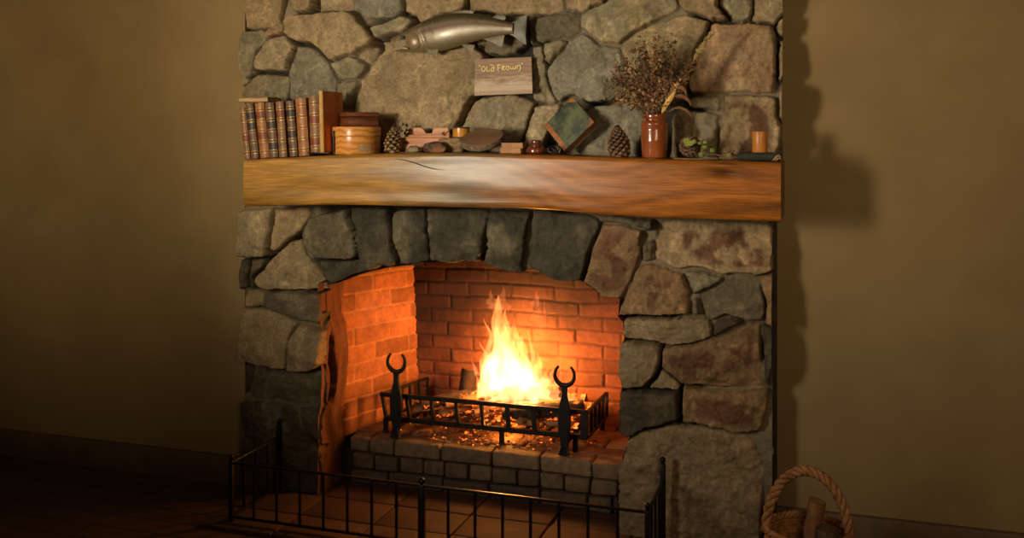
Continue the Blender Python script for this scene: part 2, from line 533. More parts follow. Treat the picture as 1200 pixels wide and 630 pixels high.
def grid_mesh(name, P, C, m, kind='structure', parent=None):
    """P: rows x cols x 3 points, C: rows x cols x 3 colours"""
    nr, nc = P.shape[:2]
    idx = np.arange(nr * nc).reshape(nr, nc)
    F = np.stack([idx[:-1, :-1], idx[:-1, 1:], idx[1:, 1:], idx[1:, :-1]], -1).reshape(-1, 4)
    cols = np.ones((nr * nc, 4)); cols[:, :3] = C.reshape(-1, 3)
    o = raw(name, P.reshape(-1, 3).tolist(), F.tolist(), m, parent, True, 180, cols)
    if kind: o['kind'] = kind
    return o

# --- stone reveal of the opening (jambs and the underside of the arch)
def reveal():
    pts = [Vector((a, b)) for a, b in OPEN]
    line = []
    for a, b in zip(pts, pts[1:]):
        n = max(1, int((b - a).length / 0.008))
        line += [a.lerp(b, k / n) for k in range(n)]
    line.append(pts[-1])
    A = np.array([(p.x, p.y) for p in line])
    s = np.arange(len(A)) * 0.008
    A[:, 0] += 0.010 * (fbm(s * 12, s * 0, 3, 5) - 0.5)
    T = np.gradient(A, axis=0)
    T /= np.linalg.norm(T, axis=1)[:, None] + 1e-9
    Nn = np.stack([-T[:, 1], T[:, 0]], 1)            # away from the hole
    k = np.ones(15) / 15
    Nn[:, 0] = np.convolve(np.pad(Nn[:, 0], 7, 'edge'), k, 'valid')
    Nn[:, 1] = np.convolve(np.pad(Nn[:, 1], 7, 'edge'), k, 'valid')
    d = np.linspace(-0.004, 0.21, 46)
    S, D = np.meshgrid(s, d)
    left = (A[:, 0] < -1.95)[None, :] * np.ones_like(D)
    zz = np.ones_like(D) * A[:, 1][None, :]
    off = 0.016 * (fbm(S * 9, D * 30, 4, 8) - 0.5) + 0.003
    cc = 0.085 + 0.05 * (fbm(S * 5, S * 0, 3, 12) - 0.5)          # the crack between face stones and brick lining
    hw = 0.004 + 0.030 * sstep(0.36, 0.56, fbm(S * 4.2, S * 0, 2, 14))
    crack = sstep(0, 0.006, hw - np.abs(D - cc)) * left * sstep(0.33, 0.40, zz)
    off = off + 0.10 * crack - 0.02 * sstep(0.14, 0.2, D) * (fbm(S * 8, S * 0, 2, 40) - .3) * left
    off = off + 0.014 * sstep(0.55, 0.75, fbm(S * 6, S * 0 + 3, 2, 44)) * left
    P = np.stack([A[:, 0][None, :] + Nn[:, 0][None, :] * off, D, A[:, 1][None, :] + Nn[:, 1][None, :] * off], -1)
    base = np.array(lin(112, 70, 48)[:3])
    C = np.ones(P.shape) * base * (0.6 + 0.8 * fbm(S * 14, D * 60, 4, 20))[..., None]
    C *= (1 - 0.95 * crack)[..., None]
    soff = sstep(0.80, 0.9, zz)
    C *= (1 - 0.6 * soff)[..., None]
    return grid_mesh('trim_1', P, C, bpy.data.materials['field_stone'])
reveal()

# --- brick panels of the firebox
def brick_panel(name, O, U, W, lu, lw, nrm, bl, bh, seed, cb, cm, jut=0.007, joint=0.008, bow=None, m=None, soot=0.0):
    st = 0.0055
    nu, nw = int(lu / st) + 1, int(lw / st) + 1
    u, w = np.meshgrid(np.linspace(0, lu, nu), np.linspace(0, lw, nw))
    uu = u + 0.008 * (fbm(u * 14, w * 14, 3, seed) - .5)
    ww = w + 0.016 * (fbm(u * 5, w * 5, 3, seed + 1) - .5) + 0.006 * (fbm(u * 30, w * 30, 3, seed + 2) - .5)
    row = np.floor(ww / bh).astype(int)
    rj = _hash(row, row * 0 + 3, seed)
    ua = uu / bl + 0.5 * (row % 2) + 0.18 * rj
    cu = np.floor(ua).astype(int)
    fu, fw = (ua - cu) * bl, ww - row * bh
    sd = np.minimum(np.minimum(fu, bl - fu), np.minimum(fw, bh - fw)) - joint / 2
    pr = sstep(-0.002, 0.006, sd)
    r1, r2 = _hash(cu, row, seed + 5), _hash(cu, row, seed + 9)
    h = pr * (jut * (0.6 + 0.8 * r1) + 0.004 * (fbm(u * 25, w * 25, 3, seed + 6) - .5)) + 0.003 * (fbm(u * 60, w * 60, 2, seed + 7) - .5)
    cb, cm = np.array(lin(*cb)[:3]), np.array(lin(*cm)[:3])
    C = cm * (1 - pr)[..., None] + cb * (pr * (0.7 + 0.6 * r2))[..., None]
    C = C * (0.7 + 0.6 * fbm(u * 18, w * 18, 4, seed + 8))[..., None]
    C = C * (1 - soot * sstep(.10, .72, w + .22 * (u < 10) * sstep(.45, .0, u) + .22 * (fbm(u * 4, w * 4, 3, seed + 30) - .5)))[..., None]  # soot stain, with the firelight's falloff upward and leftward put into the colour
    O, U, W, nrm = (np.array(v, float) for v in (O, U, W, nrm))
    P = O + u[..., None] * U + w[..., None] * W + h[..., None] * nrm
    if bow is not None:
        P = bow(P)
    return grid_mesh(name, P, C, m)

brickm = mat_attr('fire_brick', 55, 0.25, 0.75, 0.35, 0.003, spec=0.3)
HZ = 0.20                                             # top of the raised hearth
LF, LB = Vector((-2.035, 0.20)), Vector((-1.862, 0.66))
RF, RB = Vector((-0.742, 0.20)), Vector((-0.80, 0.66))
def lean(P):
    k = np.clip((P[..., 2] - HZ) / 1.2, 0, 1)
    P[..., 1] -= 0.12 * k * np.clip((P[..., 1] - 0.2) / 0.46, 0, 1)
    return P
d = (LB - LF); ll = d.length; d.normalize()
brick_panel('wall_firebox_left', (LF.x, LF.y, HZ - .02), (d.x, d.y, 0), (0, 0, 1), ll + 0.01, 1.2, (d.y, -d.x, 0), 0.225, 0.077, 3, (160, 98, 64), (186, 130, 90), bow=lean, m=brickm, jut=.006, joint=.0045)
d2 = (RB - RF); l2 = d2.length; d2.normalize()
brick_panel('wall_firebox_right', (RF.x, RF.y, HZ - .02), (d2.x, d2.y, 0), (0, 0, 1), l2 + 0.01, 1.2, (d2.y, d2.x * -1, 0) if False else (-abs(d2.y), d2.x * 0.3, 0), 0.225, 0.077, 13, (150, 100, 74), (150, 120, 92), bow=lean, m=brickm)
brick_panel('wall_firebox_back', (LB.x - .005, 0.66, HZ - .02), (1, 0, 0), (0, 0, 1), RB.x - LB.x + .01, 1.2, (0, -1, 0), 0.205, 0.064, 23, (140, 84, 58), (104, 62, 44), bow=lean, m=brickm, jut=.007, joint=.004, soot=.88)
bm = bmesh.new()
box(bm, (-1.39, 0.42, 1.40), (1.5, 0.56, 0.04))
tag(obj('wall_firebox_throat', bm, mat('soot_black', lin(30, 26, 22), lin(18, 16, 14), 12, 0.95)), kind='structure')

# --- raised hearth of old bricks
def hearth():
    bm = bmesh.new()
    cl = bm.verts.layers.float_color.new('Col')
    rnd = random.Random(11)
    def brick(x0, x1, y0, y1, z0, z1, col):
        n0 = len(bm.verts)
        g = 0.0035
        box(bm, ((x0 + x1) / 2, (y0 + y1) / 2, (z0 + z1) / 2), (x1 - x0 - 2 * g, y1 - y0 - g, z1 - z0 - g), None, 0.010, 3)
        bm.verts.ensure_lookup_table()
        k = rnd.uniform(0.7, 1.25)
        dy = rnd.uniform(-0.008, 0.008)
        for v in bm.verts[n0:]:
            v.co += mnoise.noise_vector(v.co * 22) * 0.006
            v.co.y += dy
            v[cl] = (col[0] * k, col[1] * k, col[2] * k, 1)
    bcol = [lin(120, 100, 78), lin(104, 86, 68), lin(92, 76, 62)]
    rows = [[30, 112, 215, 410, 620, 820, 1035, 1170], [50, 138, 236, 335, 425, 520, 620, 725, 820, 920, 1028, 1145, 1180], [36, 190, 415, 610, 820, 1015, 1120, 1180]]
    h = HZ / 3
    for r, xs in enumerate(rows):
        for a, b in zip(xs, xs[1:]):
            xa, xb = at(400 + a / 3.53, 540, 0.17).x, at(400 + b / 3.53, 540, 0.17).x
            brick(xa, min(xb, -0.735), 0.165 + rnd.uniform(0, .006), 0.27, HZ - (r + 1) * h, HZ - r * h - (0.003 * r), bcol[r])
    tcol = lin(132, 96, 68)
    y = 0.275
    j = 0
    while y < 0.64:
        x = -2.0 + (0.11 if j % 2 else 0) - 0.1
        while x < -0.74:
            brick(max(x, -2.02), min(x + 0.215, -0.74), y, y + 0.105, HZ - 0.06, HZ + rnd.uniform(-.003, .002), tcol)
            x += 0.218
        y += 0.108
        j += 1
    for v in box(bm, (-1.38, 0.45, 0.07), (1.42, 0.50, 0.13)):
        v[cl] = lin(52, 42, 34)
    me = bpy.data.meshes.new('hearth')
    bm.to_mesh(me); bm.free()
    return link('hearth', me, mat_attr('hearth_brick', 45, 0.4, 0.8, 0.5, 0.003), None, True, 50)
tag(hearth(), kind='structure')

# --- floor, hearth slab, plaster walls
def wood_floor():
    m, nt, N, L, bs = mat_nodes('floor_boards')
    tc = N.new('ShaderNodeTexCoord')
    mp = N.new('ShaderNodeMapping'); L.new(tc.outputs['Object'], mp.inputs['Vector'])
    br = N.new('ShaderNodeTexBrick')
    L.new(mp.outputs['Vector'], br.inputs['Vector'])
    br.inputs['Color1'].default_value = lin(104, 74, 56)
    br.inputs['Color2'].default_value = lin(84, 60, 46)
    br.inputs['Mortar'].default_value = lin(26, 20, 16)
    br.inputs['Scale'].default_value = 1.0
    br.inputs['Brick Width'].default_value = 1.8
    br.inputs['Row Height'].default_value = 0.11
    br.inputs['Mortar Size'].default_value = 0.004
    nz = add_noise(nt, 6, 8, 0.6, (2, 18, 2))
    mx = N.new('ShaderNodeMix'); mx.data_type, mx.blend_type = 'RGBA', 'MULTIPLY'
    mx.inputs[0].default_value = 0.7
    L.new(br.outputs['Color'], mx.inputs[6]); L.new(nz.outputs['Color'], mx.inputs[7])
    L.new(mx.outputs[2], bs.inputs['Base Color'])
    bs.inputs['Roughness'].default_value = 0.6
    bump(nt, br.outputs['Fac'], 0.3, -0.004, bs)
    return m
bm = bmesh.new()
box(bm, (-1.2, -2.0, -0.05), (7.6, 5.6, 0.1))
tag(obj('floor', bm, wood_floor(), None, False), kind='structure')

def slab():
    bm = bmesh.new()
    rnd = random.Random(5)
    x = -2.32
    xs = [-2.30, -1.98, -1.66, -1.34, -1.02, -0.70, -0.46]
    ys = [-0.45, -0.245, -0.04, 0.165]
    for a, b in zip(xs, xs[1:]):
        for c, e in zip(ys, ys[1:]):
            if c > -0.1 and (a < -2.0 or b > -0.72):
                continue
            box(bm, ((a + b) / 2, (c + e) / 2, 0.006 + rnd.uniform(-.001, .001)), (b - a - .007, e - c - .007, 0.014), None, 0.004, 2)
    jitter(bm, 0.0015, 9)
    return obj('trim_2', bm, mat('hearth_tile', lin(84, 56, 42), lin(62, 42, 33), 7, 0.8, bmp=0.4, dist=0.003), None, True, 50)
tag(slab(), kind='structure')

plaster = mat('plaster', lin(150, 128, 90), lin(140, 118, 82), 3, 0.92, bmp=0.12, dist=0.004, spec=0.15)
bm = bmesh.new()
box(bm, (-3.70, 0.07, 1.3), (2.62, 0.12, 2.7))
tag(obj('wall_left', bm, plaster, None, False), kind='structure')
bm = bmesh.new()
box(bm, (1.2, 0.20, 1.3), (2.86, 0.12, 2.7))
tag(obj('wall_right', bm, plaster, None, False), kind='structure')
bm = bmesh.new()
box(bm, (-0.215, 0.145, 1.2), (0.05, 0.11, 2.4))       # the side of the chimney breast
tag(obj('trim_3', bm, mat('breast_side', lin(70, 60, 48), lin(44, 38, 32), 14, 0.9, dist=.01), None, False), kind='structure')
bm = bmesh.new()
box(bm, (-3.70, -0.005, 0.06), (2.60, 0.03, 0.12), None, .004)
tag(obj('baseboard_left', bm, mat('dark_skirting', lin(112, 88, 62), lin(92, 72, 50), 9, 0.6), None, True), kind='structure')
bm = bmesh.new()
box(bm, (1.2, 0.125, 0.06), (2.80, 0.03, 0.12), None, .004)
tag(obj('baseboard_right', bm, bpy.data.materials['dark_skirting'], None, True), kind='structure')

# --- flat iron bar carrying the left springing of the arch
iron = mat('black_iron', lin(46, 42, 38), lin(26, 24, 22), 40, 0.5, 0.6, 0.25, 0.001)
bm = bmesh.new()
av = [at(a, b, 0.03) for a, b in [(384,334),(398,330.5),(414,324),(434,318),(452,314),(470,311.5),(492,310)]]
vs = []
for p in av:
    vs.append([bm.verts.new(p + Vector((0, yy, dz))) for yy, dz in ((0, 0), (0, 0.010), (0.10, 0.010), (0.10, 0))])
for a, b in zip(vs, vs[1:]):
    for k in range(4):
        bm.faces.new((a[k], a[(k + 1) % 4], b[(k + 1) % 4], b[k]))
bm.faces.new(vs[0]); bm.faces.new(list(reversed(vs[-1])))
tag(obj('trim_4', bm, iron, None, True), kind='structure')

# ------------------------------------------------------------------ light
def lamp(name, kind, loc, energy, color, size=0.1, target=None, **kw):
    l = bpy.data.lights.new(name, kind)
    l.energy, l.color = energy, color
    if kind in ('POINT', 'SPOT'): l.shadow_soft_size = size
    if kind == 'AREA':
        l.size = size
    for k, v in kw.items(): setattr(l, k, v)
    o = bpy.data.objects.new(name, l)
    o.location = loc
    if target:
        o.rotation_euler = (Vector(target) - Vector(loc)).to_track_quat('-Z', 'Y').to_euler()
    COL.objects.link(o)
    return o
lamp('room_lamp', 'SPOT', (-2.35, -3.2, 1.60), 178, (1.0, 0.83, 0.54), 0.15, (-1.40, 0, 2.0), spot_size=math.radians(66), spot_blend=1.0)
strip = lamp('window_light', 'AREA', (-2.15, -2.9, 1.62), 6.5, (1.0, 0.90, 0.74), 0.40, (-1.0, -.2, 1.62), shape='RECTANGLE')
strip.data.size_y = 0.9
strip.data.spread = math.radians(70)
lamp('wall_wash_fill', 'SPOT', (-3.3, -2.6, 2.1), 92, (1.0, 0.76, 0.44), 0.25, (-3.3, 0, 1.95), spot_size=math.radians(78), spot_blend=1.0)  # added spot that brightens the left plaster, no fixture there
lamp('wall_wash_fill', 'SPOT', (0.8, -2.6, 2.1), 58, (1.0, 0.74, 0.44), 0.25, (0.85, 0.1, 1.75), spot_size=math.radians(80), spot_blend=1.0)  # same kind of added wash for the right plaster
lamp('side_lamp', 'AREA', (0.4, -2.6, 1.7), 6.5, (1.0, 0.70, 0.38), 0.7, (-0.3, 0, 0.55))  # added soft fill for the lower stones on the right
lamp('fire_light', 'POINT', (-1.32, 0.40, 0.54), 19, (1.0, 0.40, 0.075), 0.07)
lamp('ember_light', 'POINT', (-1.25, 0.42, 0.42), 8, (1.0, 0.39, 0.075), 0.05)
lamp('cinder_light', 'POINT', (-1.32, 0.36, 0.245), 1.5, (1.0, 0.36, 0.06), 0.03)
w = bpy.data.worlds.new('world'); SC.world = w
w.use_nodes = True
w.node_tree.nodes['Background'].inputs[0].default_value = lin(150, 122, 84)
w.node_tree.nodes['Background'].inputs[1].default_value = 0.055
SC.view_settings.view_transform = 'Standard'
SC.view_settings.look = 'None'
SC.cycles.transparent_max_bounces = 48
SC.cycles.max_bounces = 8
# ================================================================== THE MANTEL
MY = -0.28                                           # front face of the mantel
TOPP = [(285,187),(330,184.5),(380,181.5),(450,179.5),(540,178.5),(620,181),(700,183.5),(760,186),(830,187.5),(870,188.5),(915,190)]
BOTP = [(285,242),(330,241),(380,240),(430,240.5),(470,241.5),(540,243),(600,243.5),(650,246.5),(690,250),(740,254),(790,256.5),(850,258),(915,260)]
_t = [at(a, b, MY) for a, b in TOPP]
_b = [at(a, b, MY) for a, b in BOTP]
def ztop(x): return float(np.interp(x, [p.x for p in _t], [p.z for p in _t]))
def zbot(x): return float(np.interp(x, [p.x for p in _b], [p.z for p in _b]))

def mantel():
    x0, x1 = _t[0].x, _t[-1].x
    n, bm = 260, bmesh.new()
    cl = bm.verts.layers.float_color.new('Col')
    rings = []
    ca, cb, cc = lin(176, 126, 52), lin(118, 92, 60), lin(172, 102, 32)  # greyer middle stop puts the central sheen into the wood colour
    knot = at(845, 203, MY)
    for i in range(n + 1):
        x = x0 + (x1 - x0) * i / n
        zt, zb = ztop(x), zbot(x)
        k = i / n
        col = [np.interp(k, [0, .28, .45, .62, 1], [ca[j], ca[j] * .95, cb[j], cc[j] * 1.0, cc[j] * 0.95]) for j in range(3)]
        prof = [(0.0, zt), (-0.10, zt), (-0.20, zt), (-0.255, zt - 0.0005), (-0.270, zt - 0.004)]
        m = 26
        for j in range(m + 1):
            f = j / m
            z = zt - 0.010 + (zb + 0.014 - zt + 0.010) * f
            prof.append((MY + 0.004 * (2 * f - 1) ** 2, z))
        und = 0.020 + 0.012 * math.sin(k * 5 + 1)
        prof += [(-0.272, zb + 0.004), (-0.255, zb - 0.001), (-0.19, zb + 0.002 + und * .1), (-0.10, zb + 0.004), (0.0, zb + 0.004)]
        ring = []
        for y, z in prof:
            v = bm.verts.new((x, y, z))
            if y < -0.262:
                nv = mnoise.noise(Vector((x * 2.2, z * 16, 2))) * 0.004 + mnoise.noise(Vector((x * 5, z * 40, 5))) * 0.0006
                dk = math.hypot((x - knot.x) / 0.085, (z - knot.z + .05 * (x - knot.x)) / 0.018)
                nv += -0.010 * math.exp(-dk * dk * 3)
                v.co.y -= nv
                g = 0.86 + 0.42 * mnoise.noise(Vector((x * 1.6, z * 42 + 6 * mnoise.noise(Vector((x * 2, z * 4, 0))), 1)))
                g += 0.30 * mnoise.noise(Vector((x * 7, z * 160, 3)))
                dk *= 1 + .5 * mnoise.noise(Vector((x * 14, z * 60, 2)))
                g *= 1 - 0.66 * math.exp(-dk * dk * 1.1)
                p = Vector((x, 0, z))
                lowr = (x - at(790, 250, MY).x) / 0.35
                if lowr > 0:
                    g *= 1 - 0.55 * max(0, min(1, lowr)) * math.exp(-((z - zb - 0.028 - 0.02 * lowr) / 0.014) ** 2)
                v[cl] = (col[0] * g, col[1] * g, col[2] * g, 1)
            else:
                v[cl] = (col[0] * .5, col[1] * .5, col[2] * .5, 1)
            ring.append(v)
        rings.append(ring)
    for a, b in zip(rings, rings[1:]):
        for j in range(len(a) - 1):
            bm.faces.new((a[j], a[j + 1], b[j + 1], b[j]))
        bm.faces.new((a[-1], a[0], b[0], b[-1]))
    bm.faces.new(list(reversed(rings[0]))); bm.faces.new(rings[-1])
    bmesh.ops.recalc_face_normals(bm, faces=bm.faces)
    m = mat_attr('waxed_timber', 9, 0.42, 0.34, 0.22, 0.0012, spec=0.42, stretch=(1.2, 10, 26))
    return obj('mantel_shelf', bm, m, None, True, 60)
mantel_o = tag(mantel(), 'thick live-edged timber mantel spanning the stone chimney above the fire opening', 'mantel')
bm = bmesh.new()                                     # drying crack in the mantel's face
a, b = at(462, 186, MY - .004), at(521, 199.5, MY - .004)
tube(bm, [a.lerp(b, k / 8) + Vector((0, 0, 0.004 * math.sin(k * .8))) for k in range(9)], [.0004, .0011, .0014, .0012, .0016, .0018, .0016, .0011, .0004], 5)
obj('drying_crack', bm, mat('crack_dark', lin(36, 26, 18), lin(28, 20, 14)), mantel_o)

def M(name, *a, **k):
    return bpy.data.materials.get(name) or mat(name, *a, **k)

# ================================================================== MANTEL OBJECTS
# ---- old books
BASEY = -0.25
pages_m = mat('page_edges', lin(206, 178, 128), lin(168, 138, 92), 6, 0.85, bmp=0.3, dist=.001, stretch=(60, 3, 3))
gilt_m = mat('gilt', lin(200, 164, 96), lin(150, 116, 66), 60, 0.4, 0.3, bmp=0)
leathers = {
 'dark': mat('dark_calf', lin(128, 92, 62), lin(80, 60, 46), 34, 0.5, bmp=.3),
 'orange': mat('tan_calf', lin(178, 116, 66), lin(136, 84, 48), 26, 0.5, bmp=.3),
 'brown': mat('brown_calf', lin(156, 110, 72), lin(112, 78, 52), 30, 0.5, bmp=.3),
 'cloth': mat('ochre_cloth', lin(226, 132, 60), lin(200, 110, 48), 20, 0.6, bmp=.2),
 'label_d': mat('label_dark', lin(66, 50, 44), lin(46, 38, 36), 40, 0.5),
 'label_r': mat('label_red', lin(140, 66, 36), lin(110, 50, 30), 40, 0.5),
 'green': mat('green_marbled', lin(98, 104, 72), lin(50, 58, 44), 22, 0.65, bmp=.3, lo=.4, hi=.6),
 'edge': mat('rubbed_leather', lin(170, 108, 56), lin(120, 72, 38), 30, 0.6),
 'pale': mat('pale_vellum', lin(206, 162, 92), lin(180, 134, 70), 14, 0.6),
 'blackish': mat('green_black_cloth', lin(52, 52, 40), lin(36, 36, 30), 20, 0.7),
}
def book(w, h, d, cov, lab, label, group='leather books on the mantel', bands=5):
    """spine faces -y at y=0, thickness along x, standing on z=0"""
    r = empty('old_book', (0, 0, 0))
    tag(r, label, 'book', group)
    t = 0.0035
    bm = bmesh.new()                                   # cover: rounded spine and two boards
    n = 10
    outl = [(-w / 2 + w * k / n, 0.0 + 0.22 * w * (2 * k / n - 1) ** 2) for k in range(n + 1)]
    pts = [(x, y) for x, y in outl] + [(w / 2, d), (w / 2 - t, d), (w / 2 - t, 0.012), (-w / 2 + t, 0.012), (-w / 2 + t, d), (-w / 2, d)]
    lo = [bm.verts.new((x, y, 0)) for x, y in pts]
    hi = [bm.verts.new((x, y, h)) for x, y in pts]
    m = len(pts)
    for k in range(m):
        bm.faces.new((lo[k], lo[(k + 1) % m], hi[(k + 1) % m], hi[k]))
    for ring, rev in ((lo, True), (hi, False)):
        i = list(range(n + 1))
        f1 = [ring[k] for k in i] + [ring[n + 3], ring[n + 4]]
        f2 = [ring[n], ring[n + 1], ring[n + 2], ring[n + 3]]
        f3 = [ring[n + 4], ring[n + 5], ring[n + 6], ring[0]]
        for f in (f1, f2, f3):
            bm.faces.new(f[::-1] if rev else f)
    bmesh.ops.recalc_face_normals(bm, faces=bm.faces)
    cov_o = obj('cover', bm, leathers[cov], r, True, 35)
    bm = bmesh.new()
    box(bm, (0, (d + 0.008) / 2, h / 2), (w - 2 * t, d - 0.016, h - 0.008))
    obj('pages', bm, pages_m, r, False, label='cream page block')
    def strip(bm, z0, z1, lift):
        prev = None
        for k in range(n + 1):
            x, y = outl[k]
            a = bm.verts.new((x * 1.005, y - lift, z0)); b = bm.verts.new((x * 1.005, y - lift, z1))
            if prev: bm.faces.new((prev[0], a, b, prev[1]))
            prev = (a, b)
    if bands:
        for k in range(bands):
            bm = bmesh.new()
            z = h * (k + 0.6) / (bands + .25)
            prev = None
            for dz, lf in ((-.003, 0), (-.0015, .0022), (.0015, .0022), (.003, 0)):
                row = [bm.verts.new((x * 1.004, y - lf - .0003, z + dz)) for x, y in outl]
                if prev:
                    for q in range(n): bm.faces.new((prev[q], prev[q + 1], row[q + 1], row[q]))
                prev = row
            nf = len(bm.faces)
            for s in (-1, 1):
                strip(bm, z + s * .0050 - .0014, z + s * .0050 + .0008, .0006)
            bm.faces.ensure_lookup_table()
            for f in bm.faces[nf:]: f.material_index = 1
            sb = obj('spine_band', bm, leathers[cov], r)
            sb.data.materials.append(gilt_m)
        for k in lab:
            bm = bmesh.new()
            z0, z1 = h * (k + 0.6) / (bands + .25) + .007, h * (k + 1.6) / (bands + .25) - .007
            strip(bm, z0, z1, .0005)
            obj('title_label', bm, leathers['label_d' if cov == 'dark' else 'label_r'], r, label='darker title label')
    return r
BK = [ # crop (280,90) s=6: spine left/right at top, top row, left/right at foot, foot row
 (6, 34, 215, 34, 76, 566, 'brown', (1,), 'red-brown leather book at the outer end of the shelf row, below the lying book'),
 (36, 97, 190, 80, 134, 561, 'dark', (2, 3), 'dark spotted leather book standing second in the leaning row from the outer end'),
 (100, 171, 184, 141, 207, 559, 'orange', (1, 3), 'orange-tan leather book leaning between two dark spined volumes'),
 (174, 237, 182, 208, 270, 555, 'dark', (0, 2), 'dark leather book just past the orange-tan one, nearest the chimney centre side'),
 (245, 312, 174, 276, 332, 552, 'brown', (3,), 'brown leather book with paired gold bands at the middle of the leaning row'),
 (316, 382, 170, 350, 406, 554, 'dark', (1, 3), 'dark leather book leaning against the taller orange leather book'),
 (386, 462, 150, 412, 487, 541, 'orange', (), 'tall orange leather book with worn spine beside a narrow black gap'),
 (476, 556, 136, 497, 566, 531, 'brown', (0, 2), 'brown leather book standing against the pale-spined cloth book'),
]
books = []
for (a, b, t, c, e, f, cov, lab, label) in BK:
    tl, tr = at(280 + a / 6, 90 + t / 6, BASEY), at(280 + b / 6, 90 + t / 6, BASEY)
    bl, br = at(280 + c / 6, 90 + f / 6, BASEY), at(280 + e / 6, 90 + f / 6, BASEY)
    foot = (bl + br) / 2
    head = (tl + tr) / 2
    zt = ztop(foot.x) + (.0075 if 'standing against the pale' in label else 0)
    ang = math.atan2(head.x - foot.x, head.z - foot.z)
    w = (br.x - bl.x) * 0.99
    h = (head.z - zt) / math.cos(ang) - abs(math.sin(ang)) * w * .5
    o = book(w, h, 0.145, cov, lab, label)
    o.rotation_euler = (0, ang, 0)
    o.location = (foot.x, BASEY, zt + abs(math.sin(ang)) * w / 2 + 0.0005)
    books.append(o)
# tall book with pale spine, its ochre side showing
tl, br = at(280 + 553 / 6, 90 + 97 / 6, BASEY), at(280 + 598 / 6, 90 + 525 / 6, BASEY)
bl = at(280 + 567 / 6, 90 + 525 / 6, BASEY)
o = book(br.x - bl.x - .002, tl.z - ztop(bl.x) - 0.009, 0.165, 'cloth', (), 'tallest book in the row, pale vellum spine and plain ochre side', bands=0)
ang = math.radians(-1.6)
o.rotation_euler = (0, ang, 0)
o.location = ((bl.x + br.x) / 2, BASEY, ztop(bl.x) + 0.008)
bm = bmesh.new()
w_, h_ = br.x - bl.x - .002, tl.z - ztop(bl.x) - .009
vs = []
for k in range(11):
    x = -w_ / 2 + w_ * k / 10
    y = .22 * w_ * (2 * k / 10 - 1) ** 2 - .0008
    vs.append((bm.verts.new((x * 1.01, y, 0)), bm.verts.new((x * 1.01, y, h_))))
for p, q in zip(vs, vs[1:]): bm.faces.new((p[0], q[0], q[1], p[1]))
obj('spine_strip', bm, leathers['pale'], o, label='pale vellum spine')
# black bookend holding the row
be = empty('bookend', (at(280 + 560 / 6, 182, BASEY).x, -0.2, ztop(-1.75)))
tag(be, 'slim black metal bookend under and beside the tallest book', 'bookend')
bm = bmesh.new()
xa, xb = at(280 + 494 / 6, 182, BASEY).x, at(280 + 640 / 6, 182, BASEY).x
box(bm, ((xa + xb) / 2 - be.location.x, 0.0, 0.004), (xb - xa, 0.12, 0.005), None, .001)
obj('base_plate', bm, iron, be)
bm = bmesh.new()
box(bm, (xb - be.location.x + .006, 0.0, 0.046), (0.008, 0.07, 0.088), None, .002)
obj('upright_plate', bm, iron, be)
# book lying on top of the row
p0, p1 = at(282, 118, -0.22), at(308, 118, -0.22)
o = book(0.019, 0.14, 0.10, 'brown', (), 'cream-edged book lying flat across the tops of the leaning books', bands=0)
o.rotation_euler = (0, PI / 2, 0)
o.rotation_euler = Matrix.Rotation(PI, 3, 'Z').to_4x4().to_3x3().to_euler() if False else Vector((0, 0, 0))
Rm = Matrix(((0, 0, 1), (0, -1, 0), (1, 0, 0)))       # thickness up, fore-edge to the room
o.rotation_euler = Rm.to_euler()
ztops = at(300, 119.6, -0.22).z
o.location = (p0.x - .012, -0.225 + 0.10, ztops + 0.0095)

# ---- bentwood box, dark box on it
def wood_mat(name, c1, c2, rough=0.35, sc=6, dist=4.0):
    m, nt, N, L, bs = mat_nodes(name)
    tc = N.new('ShaderNodeTexCoord')
    wv = N.new('ShaderNodeTexWave')
    wv.wave_type, wv.bands_direction = 'BANDS', 'Z'
    wv.inputs['Scale'].default_value = sc
    wv.inputs['Distortion'].default_value = dist
    wv.inputs['Detail'].default_value = 3
    wv.inputs['Detail Scale'].default_value = 1.5
    L.new(tc.outputs['Object'], wv.inputs['Vector'])
    r = ramp(nt, wv.outputs['Fac'], [(0.1, c2), (0.7, c1)])
    L.new(r.outputs['Color'], bs.inputs['Base Color'])
    bs.inputs['Roughness'].default_value = rough
    bump(nt, wv.outputs['Fac'], 0.1, .001, bs)
    return m
pine_m = wood_mat('varnished_pine', lin(220, 152, 76), lin(194, 122, 56), 0.28, 14, 5)
dkwood = wood_mat('dark_mahogany', lin(116, 66, 40), lin(90, 50, 32), 0.3, 10, 4)
cA, cB = at(392, 180, -0.15), at(444.5, 180, -0.15)
R = (cB.x - cA.x) / 2 * 0.97
bx = empty('round_box', ((cA.x + cB.x) / 2, -0.15, ztop(cA.x + R)))
tag(bx, 'round varnished pine box with lid carrying the dark wooden box', 'box')
H1, H2 = at(418, 159, -.15 - R).z - at(418, 180, -.15 - R).z, at(418, 147.5, -.15 - R).z - at(418, 180, -.15 - R).z
bm = bmesh.new(); lathe(bm, [(R * .97, 0), (R * .985, .002), (R * .985, H1)], 48)
obj('box_body', bm, pine_m, bx)
bm = bmesh.new(); lathe(bm, [(R, H1 + .001), (R * 1.005, H1 + .003), (R * 1.005, H2 - .003), (R * .99, H2)], 48)
obj('lid', bm, pine_m, bx)
bm = bmesh.new()
vs = []
for k in range(8):                                     # pale torn paper label
    th = math.radians(-62 + k * 5)
    vs.append([bm.verts.new((R * .992 * math.cos(th), R * .992 * math.sin(th), z + .003 * math.sin(k * 2.3))) for z in (.010, H1 * .5)])
for p, q in zip(vs, vs[1:]): bm.faces.new((p[0], q[0], q[1], p[1]))
obj('paper_label', bm, mat('old_paper', lin(178, 150, 104), lin(150, 116, 70), 30, .9), bx, label='torn faded paper patch')
p = at(421, 147, -.15)
db = empty('dark_box', (p.x, -.15, bx.location.z + H2 + .0008), math.radians(44))
